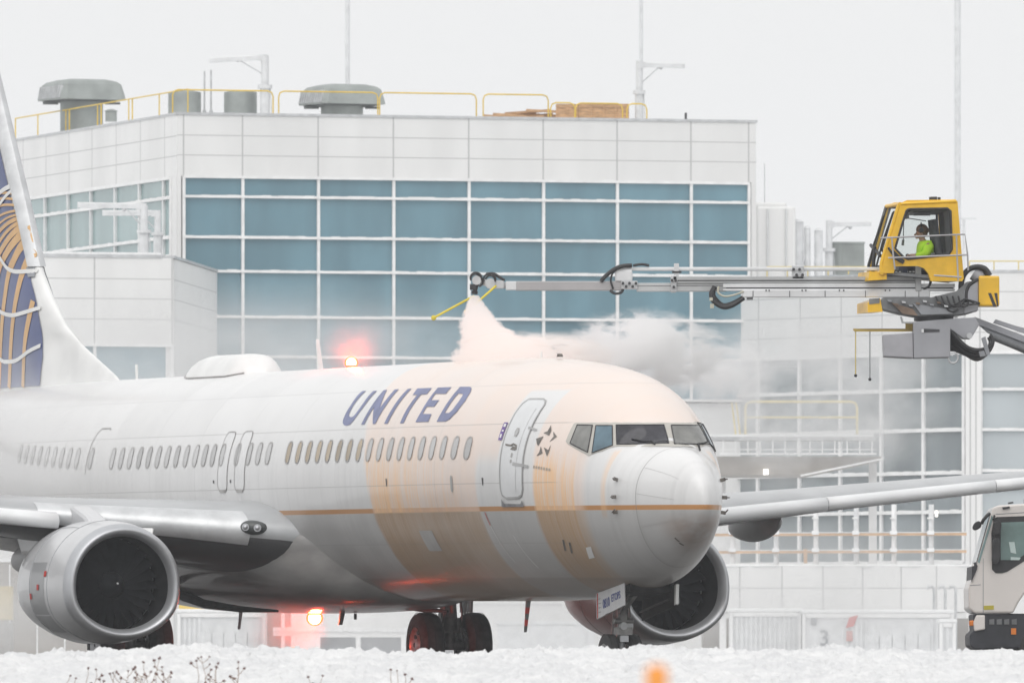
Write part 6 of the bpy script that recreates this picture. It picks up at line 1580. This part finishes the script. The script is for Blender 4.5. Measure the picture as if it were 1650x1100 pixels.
# ---------------------------------------------------------------- operator in the yellow cab
def skin_body(name, mat, joints, bones, parent=None, sub=2):
    me = bpy.data.meshes.new(name); me.from_pydata([tuple(j[0]) for j in joints], bones, [])
    o = bpy.data.objects.new(name, me); col.objects.link(o); me.materials.append(mat)
    if parent: o.parent = parent
    sk = o.modifiers.new('skin', 'SKIN'); sk.use_smooth_shade = True
    for v, j in zip(me.skin_vertices[0].data, joints):
        r = j[1]; v.radius = r if isinstance(r, tuple) else (r, r)
    me.skin_vertices[0].data[0].use_root = True
    s = o.modifiers.new('sub', 'SUBSURF'); s.levels = s.render_levels = sub; return o
def operator():
    SKIN_T = M('skin_tone', (.50, .30, .22), .55, var=.08)
    HIVIS = M('hi_vis_fabric', (.52, .86, .02), .7, var=.12, scale=6, emit=0)
    TROU = M('dark_trousers', (.05, .06, .10), .8, var=.2)
    HAIR = M('brown_hair', (.15, .085, .05), .6, var=.3, scale=14)
    o0 = C(1504, 428, .5)
    J = lambda px, py, d=0.0: C(px, py, .5 + d) - o0
    jt = [(J(1504, 425), (.15, .13)), (J(1503, 410), (.13, .12)), (J(1501, 396), (.15, .12)), (J(1499, 389), (.09, .08)), (J(1497, 385), .052), (J(1495.5, 380), .055), (J(1494, 374.5), (.078, .085)), (J(1493.5, 368), (.072, .08)),
          (J(1502, 394, -.18), .062), (J(1497, 411, -.22), .048), (J(1481, 411, -.16), .036), (J(1475.5, 410.3, -.09), (.034, .018)),
          (J(1502, 394, .18), .062), (J(1498, 412, .23), .048), (J(1481, 414, .16), .036), (J(1476, 412, .10), (.034, .018)),
          (J(1500, 428, -.09), .085), (J(1466, 426, -.10), .062), (J(1466, 443, -.10), .045), (J(1460, 445, -.10), .035),
          (J(1500, 428, .09), .085), (J(1466, 426, .10), .062), (J(1466, 443, .10), .045), (J(1460, 445, .10), .035)]
    bones = [(0, 1), (1, 2), (2, 3), (3, 4), (4, 5), (5, 6), (6, 7), (2, 8), (8, 9), (9, 10), (10, 11), (2, 12), (12, 13), (13, 14), (14, 15), (0, 16), (16, 17), (17, 18), (18, 19), (0, 20), (20, 21), (21, 22), (22, 23)]
    # five fingers on each hand, curled round the control
    for hi, dd in ((11, -.09), (15, .10)):
        base = jt[hi][0]
        for k in range(4):
            a = base + Vector((-.018, -.024 + .016 * k, .012 - .004 * abs(k - 1.5))); b_ = a + Vector((-.034 + .004 * abs(k - 1.3), .004, -.006)); c = b_ + Vector((-.008, .004, -.026))
            n = len(jt); jt += [(a, .0095), (b_, .0088), (c, .0075)]; bones += [(hi, n), (n, n + 1), (n + 1, n + 2)]
        a = base + Vector((.006, .030, -.010)); b_ = a + Vector((-.030, .014, -.014)); n = len(jt); jt += [(a, .011), (b_, .0085)]; bones += [(hi, n), (n, n + 1)]
    body = skin_body('person', SKIN_T, jt, bones)
    body.location = o0
    tag(body, 'seated operator in a yellow-green high-visibility jacket inside the yellow cab, facing left', 'person')
    jk = [(J(1503, 424), (.19, .17)), (J(1502, 410), (.18, .17)), (J(1501, 396), (.19, .155)), (J(1499, 388), (.11, .10)), (J(1502, 394, -.19), .10), (J(1498, 410, -.24), .085), (J(1482, 411, -.18), .06), (J(1502, 394, .19), .10), (J(1498, 412, .24), .085), (J(1482, 414, .18), .06)]
    skin_body('jacket', HIVIS, jk, [(0, 1), (1, 2), (2, 3), (2, 4), (4, 5), (5, 6), (2, 7), (7, 8), (8, 9)], body)
    skin_body('trousers', TROU, [(J(1504, 427), (.16, .13)), (J(1500, 428, -.09), .10), (J(1466, 426, -.10), .075), (J(1466, 441, -.10), .058), (J(1500, 428, .09), .10), (J(1466, 426, .10), .075), (J(1466, 441, .10), .058)], [(0, 1), (1, 2), (2, 3), (0, 4), (4, 5), (5, 6)], body)
    b = MB(); h = J(1494.5, 370.5)
    b.ball(h + Vector((.022, 0, .022)), .098, 16, sq=(1.05, .92, 1.0)); b.ball(h + Vector((.09, 0, .01)), .052, 12); b.ball(h + Vector((.055, 0, -.045)), .06, 12)
    b.build('hair', HAIR, body)
    b = MB(); f_ = J(1490, 375.5); b.ball(f_ + Vector((-.045, 0, -.01)), .017, 8, sq=(1.3, .8, 1.2)); b.ball(f_ + Vector((-.018, 0, -.055)), .03, 8, sq=(1, 1.1, .8))
    for s in (-1, 1): b.ball(f_ + Vector((.06, s * .078, -.005)), .024, 8, sq=(.7, .5, 1.2))
    b.build('face', SKIN_T, body)
    b = MB()
    for s in (-1, 1): b.ball(f_ + Vector((-.030, s * .030, .018)), .011, 8)
    b.ball(f_ + Vector((-.038, 0, -.040)), .016, 8, sq=(.4, 1.3, .3)); b.build('eyes_and_mouth', HAIR, body)
    b = MB()
    for (px, py, d), r in (((1490, 411, -.195), .063),):
        p = J(px, py, d); b.cyl(p + Vector((-.02, 0, 0)), p + Vector((.02, 0, 0)), r, n=14)
    p = J(1502, 408); b.cyl(p + Vector((0, 0, -.02)), p + Vector((0, 0, .02)), .172, n=20); b.build('reflective_band', M('reflective_silver', (.70, .72, .70), .4), body)
    b = MB(); p = J(1493, 366.5); 
    b.tube([p + Vector((.02, math.cos(t) * .10, math.sin(t) * .10)) for t in [R(180 * i / 10) for i in range(11)]], .010, 6)
    for s in (-1, 1): b.cyl(p + Vector((.02, s * .085, -.03)), p + Vector((.02, s * .115, -.03)), .04, n=14)
    b.build('headset', HOSE, body)
operator()
# ---------------------------------------------------------------- foreground weeds and marker
def weeds():
    stem_m, head_m = M('dry_stem', (.26, .17, .12), .8, var=.2), M('seed_head', (.13, .07, .06), .85, var=.3)
    r2 = random.Random(11)
    spots = [(140, 1076, 0), (153, 1078, 1), (182, 1082, 0), (238, 1066, 2), (252, 1060, 1), (215, 1085, 0), (203, 1080, 1), (217, 1074, 2), (232, 1088, 0), (246, 1084, 1), (262, 1074, 2), (276, 1090, 0), (190, 1092, 1), (228, 1094, 2), (318, 1064, 2), (331, 1058, 3), (345, 1068, 2), (352, 1074, 1), (338, 1090, 0), (380, 1066, 2), (385, 1076, 1), (108, 1088, 0), (120, 1092, 1), (500, 1090, 0), (516, 1088, 1), (626, 1078, 1), (638, 1080, 0), (655, 1086, 1), (160, 1094, 0), (270, 1082, 1)]
    kinds = ['short dry brown weed sprig in the snow bank', 'dry brown weed with a few dark seed heads in the snow bank', 'branched dry weed with dark seed heads in the snow bank', 'tallest dry weed stalk with the darkest seed heads in the snow bank']
    for px, py, k in spots:
        Y = 113.5 + r2.random() * 1.0; p = at(px, py, Y); z0 = snow_z(p.x, Y) - .06
        H = p.z - z0
        root = empty('dry_weed', (p.x, Y, z0), kinds[k], 'weed', 'dry weeds poking out of the snow')
        lean = r2.uniform(-.12, .12) * H
        b = MB(); pts = [Vector((lean * t * t + .012 * math.sin(t * 7 + px), .01 * t, H * t)) for t in (0, .2, .4, .6, .8, 1.0)]
        b.tube(pts, [.0035, .0032, .003, .0027, .0024, .002], 5); heads = [pts[-1]]
        for i in range(max(0, k + r2.randint(-1, 1))):
            t = r2.uniform(.45, .92); a = Vector((lean * t * t, 0, H * t)); e = a + Vector((r2.choice((-1, 1)) * r2.uniform(.025, .085), r2.uniform(-.03, .03), r2.uniform(.02, .09)))
            b.tube([a, (a + e) / 2 + Vector((0, 0, -.008)), e], .0028, 4); heads.append(e)
        b.build('stem', stem_m, root)
        for e in heads:
            b = MB(); q = r2.uniform(.008, .015); b.ball(e, q, 8, sq=(1, 1, .8))
            for i in range(5): b.bar(e, e + Vector((r2.uniform(-1, 1), r2.uniform(-1, 1), r2.uniform(-.4, 1))).normalized() * q * 1.5, .004)
            b.build('seed_head', head_m, root)
weeds()
b = MB(); Y = 24.0; p = at(1058, 1076, Y); s = Y / F
b.cyl((p.x, Y, -1.95), (p.x, Y, p.z - .010), .012, n=12, mi=1); b.cyl((p.x, Y, p.z - .06), (p.x, Y, p.z - .004), .021, n=16); b.ball((p.x, Y, p.z - .004), .021, 14, sq=(1, 1, .55))
mk = b.build('edge_marker', [M('orange_marker', (.85, .33, .06), .5, var=.1), DARK])
tag(mk, 'small out-of-focus orange edge marker close to the camera, below the nose gear', 'marker')

# ---------------------------------------------------------------- spray, steam and air
def vol_mat(name, build, color=(1, 1, 1), aniso=.2):
    m = bpy.data.materials.new(name); m.use_nodes = True; nt = m.node_tree; nt.nodes.clear()
    o = nt.nodes.new('ShaderNodeOutputMaterial'); v = nt.nodes.new('ShaderNodeVolumePrincipled')
    v.inputs['Color'].default_value = (*color, 1); v.inputs['Anisotropy'].default_value = aniso; v.inputs['Density'].default_value = 0
    dn = build(nt)
    nt.links.new(dn.v, v.inputs['Density']) if isinstance(dn, NV) else v.inputs['Density'].__setattr__('default_value', dn)
    nt.links.new(v.outputs[0], o.inputs['Volume']); return m
def blob(name, c, r, mat, label, cat, seg=20):
    b = MB(); b.ball((0, 0, 0), 1.0, seg); o = b.build(name, mat); o.location = c; o.scale = r; return tag(o, label, cat, kind='stuff')

def fall(nt):   # 1 in the middle of the unit ball, 0 at its surface
    x, y, z = coords(nt); r = (x * x + y * y + z * z).pow(.5); return x, y, z, r
def puff(dens, scale, lo, hi, edge=.35, off=0.0, sx=(1, .4, 1), warp=.0):
    def f(nt):
        x, y, z, r = fall(nt)
        n = nz(nt, vec(nt, x * sx[0] + off, y * sx[1], z * sx[2]), scale, 5, .62)
        shape = 1 - (r + (n - .5) * warp).ss(1 - edge - .001, .985)
        return shape * n.ss(lo, hi) * dens
    return f

def spray():
    # dense jet from the nozzle down on to the crown
    c0 = at(764.5, 476, 210.8); c1 = at(800, 590, 207.0)
    b = MB(); n = 20; vs = []; m_ = 14
    for i in range(m_):
        t = i / (m_ - 1); yL = 476 + 112 * t; Y = 210.8 - 3.6 * t
        pl = 757 - 22 * min(1, t * 2.2); pr = 772 + 6 * t + 100 * t ** 1.15 + 85 * max(0, t - .45) ** 1.0 * 1.4
        a, c = at(pl, yL, Y), at(pr, yL, Y); mid = (a + c) / 2; hw = (c.x - a.x) / 2; hd = .10 + 1.1 * t
        for k in range(n):
            q = 2 * math.pi * k / n; vs.append((mid.x + hw * 1.15 * math.cos(q), mid.y + hd * math.sin(q), mid.z))
    b.add(vs, [(i * n + k, i * n + (k + 1) % n, (i + 1) * n + (k + 1) % n, (i + 1) * n + k) for i in range(m_ - 1) for k in range(n)])
    b.add(vs[:n], [tuple(reversed(range(n)))]); b.add(vs[-n:], [tuple(range(n))])
    zt, zb_ = c0.z, c1.z
    def f(nt):
        x, y, z = coords(nt)
        t = ((z - zt) * (1 / (zb_ - zt))).sat()
        n1 = nz(nt, vec(nt, x, y * .35, z), 2.4, 6, .68); n2 = nz(nt, vec(nt, x * 2.4 + z * .8, y * 2, z * .55), 3.0, 4, .6)
        # signed position across the jet: -1 left edge, 1 right edge
        Lx = (t * 2.2).min(1.0) * -.21 + (757 - 825) / F * 210
        Rx = t * .06 + t.pow(1.15) * 1.0 + (t - .45).max(0.0) * 1.15 + (772 - 825) / F * 209
        u = (x - Lx) / (Rx - Lx)
        n3 = nz(nt, vec(nt, x, y * .4, z), 9.0, 4, .7)
        e = (u + .12).min(1.12 - u) * 2
        ed = (e + (n1 - .5) * (t * 2.2 + .4) + (n3 - .5) * .8).ss(.26, .50)
        return ed * (n2 * 1.8 - .15).max(.1) * ((1 - t) * 7 + 3.4)
    o = smooth_fix(b.build('spray_jet', vol_mat('spray_mist', f, (1, .965, .95), .1)))
    tag(o, 'dense pinkish white jet of sprayed fluid hitting the fuselage crown', 'spray', kind='stuff')
    blob('spray_splash', at(868, 578, 208.4), (1.55, 1.5, .50), vol_mat('splash_mist', puff(7, 3.0, .42, .56, .5, 3, warp=1.4), (1, .97, .955), .1), 'low splash of white mist rolling along the crown right of the jet', 'spray')
    blob('steam_cloud', at(1040, 566, 211.5), (1.62, 1.4, .78), vol_mat('steam_a', puff(6.5, 2.6, .43, .56, .45, 7, warp=1.5), (1, 1, 1), .2), 'billowing white steam cloud above the nose crown', 'steam')
    blob('steam_cloud', at(1150, 600, 214.5), (1.35, 1.6, .85), vol_mat('steam_b', puff(1.7, 2.6, .42, .62, .55, 12, warp=1.4), (1, 1, 1), .2), 'thinner ragged steam right of the cockpit roof', 'steam')
    blob('steam_cloud', at(1000, 590, 216), (3.0, 1.8, .62), vol_mat('steam_c', puff(1.6, 2.4, .40, .62, .5, 21, warp=.8), (1, 1, 1), .2), 'low bank of steam behind the nose crown', 'steam')
    # drifting steam between aircraft and terminal
    blob('drifting_steam', at(1290, 640, 330), (4.8, 40, 3.0), vol_mat('steam_d', puff(.085, 2.4, .40, .70, .6, 31, (1.3, .8, 1), warp=.6), (1, 1, 1), .2), 'thin wisps of steam drifting over the walkway and grey glazing', 'steam')
    blob('drifting_steam', at(420, 640, 360), (11, 50, 3.6), vol_mat('steam_e', puff(.042, 2.2, .30, .68, .7, 41, (1.6, .8, 1), warp=.6), (1, 1, 1), .2), 'grey-white mist hanging between tail, satellite dome and terminal windows', 'steam')
    blob('drifting_steam', at(1000, 980, 330), (16, 60, 2.8), vol_mat('steam_f', puff(.019, 2.0, .3, .7, .6, 51, (2, .8, 1)), (1, 1, 1), .2), 'low blowing snow behind the landing gear and under the nose', 'steam')
    blob('drifting_steam', at(20, 760, 223), (5.5, 9, 2.6), vol_mat('steam_g', puff(.11, 1.6, .25, .7, .7, 61), (1, 1, 1), .2), 'mist veiling the rear cabin windows at the left edge', 'steam')
    blob('drifting_steam', b2w(19.3, .6, .75), (.85, 1.1, .75), vol_mat('steam_h', puff(.45, 1.5, .2, .7, .97, 71), (1, 1, 1), .2), 'fine mist glowing red round the belly beacon', 'steam')
    blob('drifting_steam', b2w(17.5, -.1, 5.45), (.75, 1.0, .65), vol_mat('steam_i', puff(.26, 1.5, .2, .7, .97, 81), (1, 1, 1), .2), 'fine mist glowing red round the crown beacon', 'steam')
blob('drifting_steam', at(-10, 960, 270), (4.0, 18, 2.2), vol_mat('steam_j', puff(.07, 1.8, .25, .7, .8, 91), (1, 1, 1), .2), 'pale exhaust mist behind the starboard engine at the left edge', 'steam')
spray()

def haze():
    b = MB(); b.box((0, 1200, 28.5), (2600, 2900, 64))
    tag(b.build('haze', vol_mat('haze_air', lambda nt: .00018, (.95, .97, 1.0), .3)), kind='stuff')
haze()
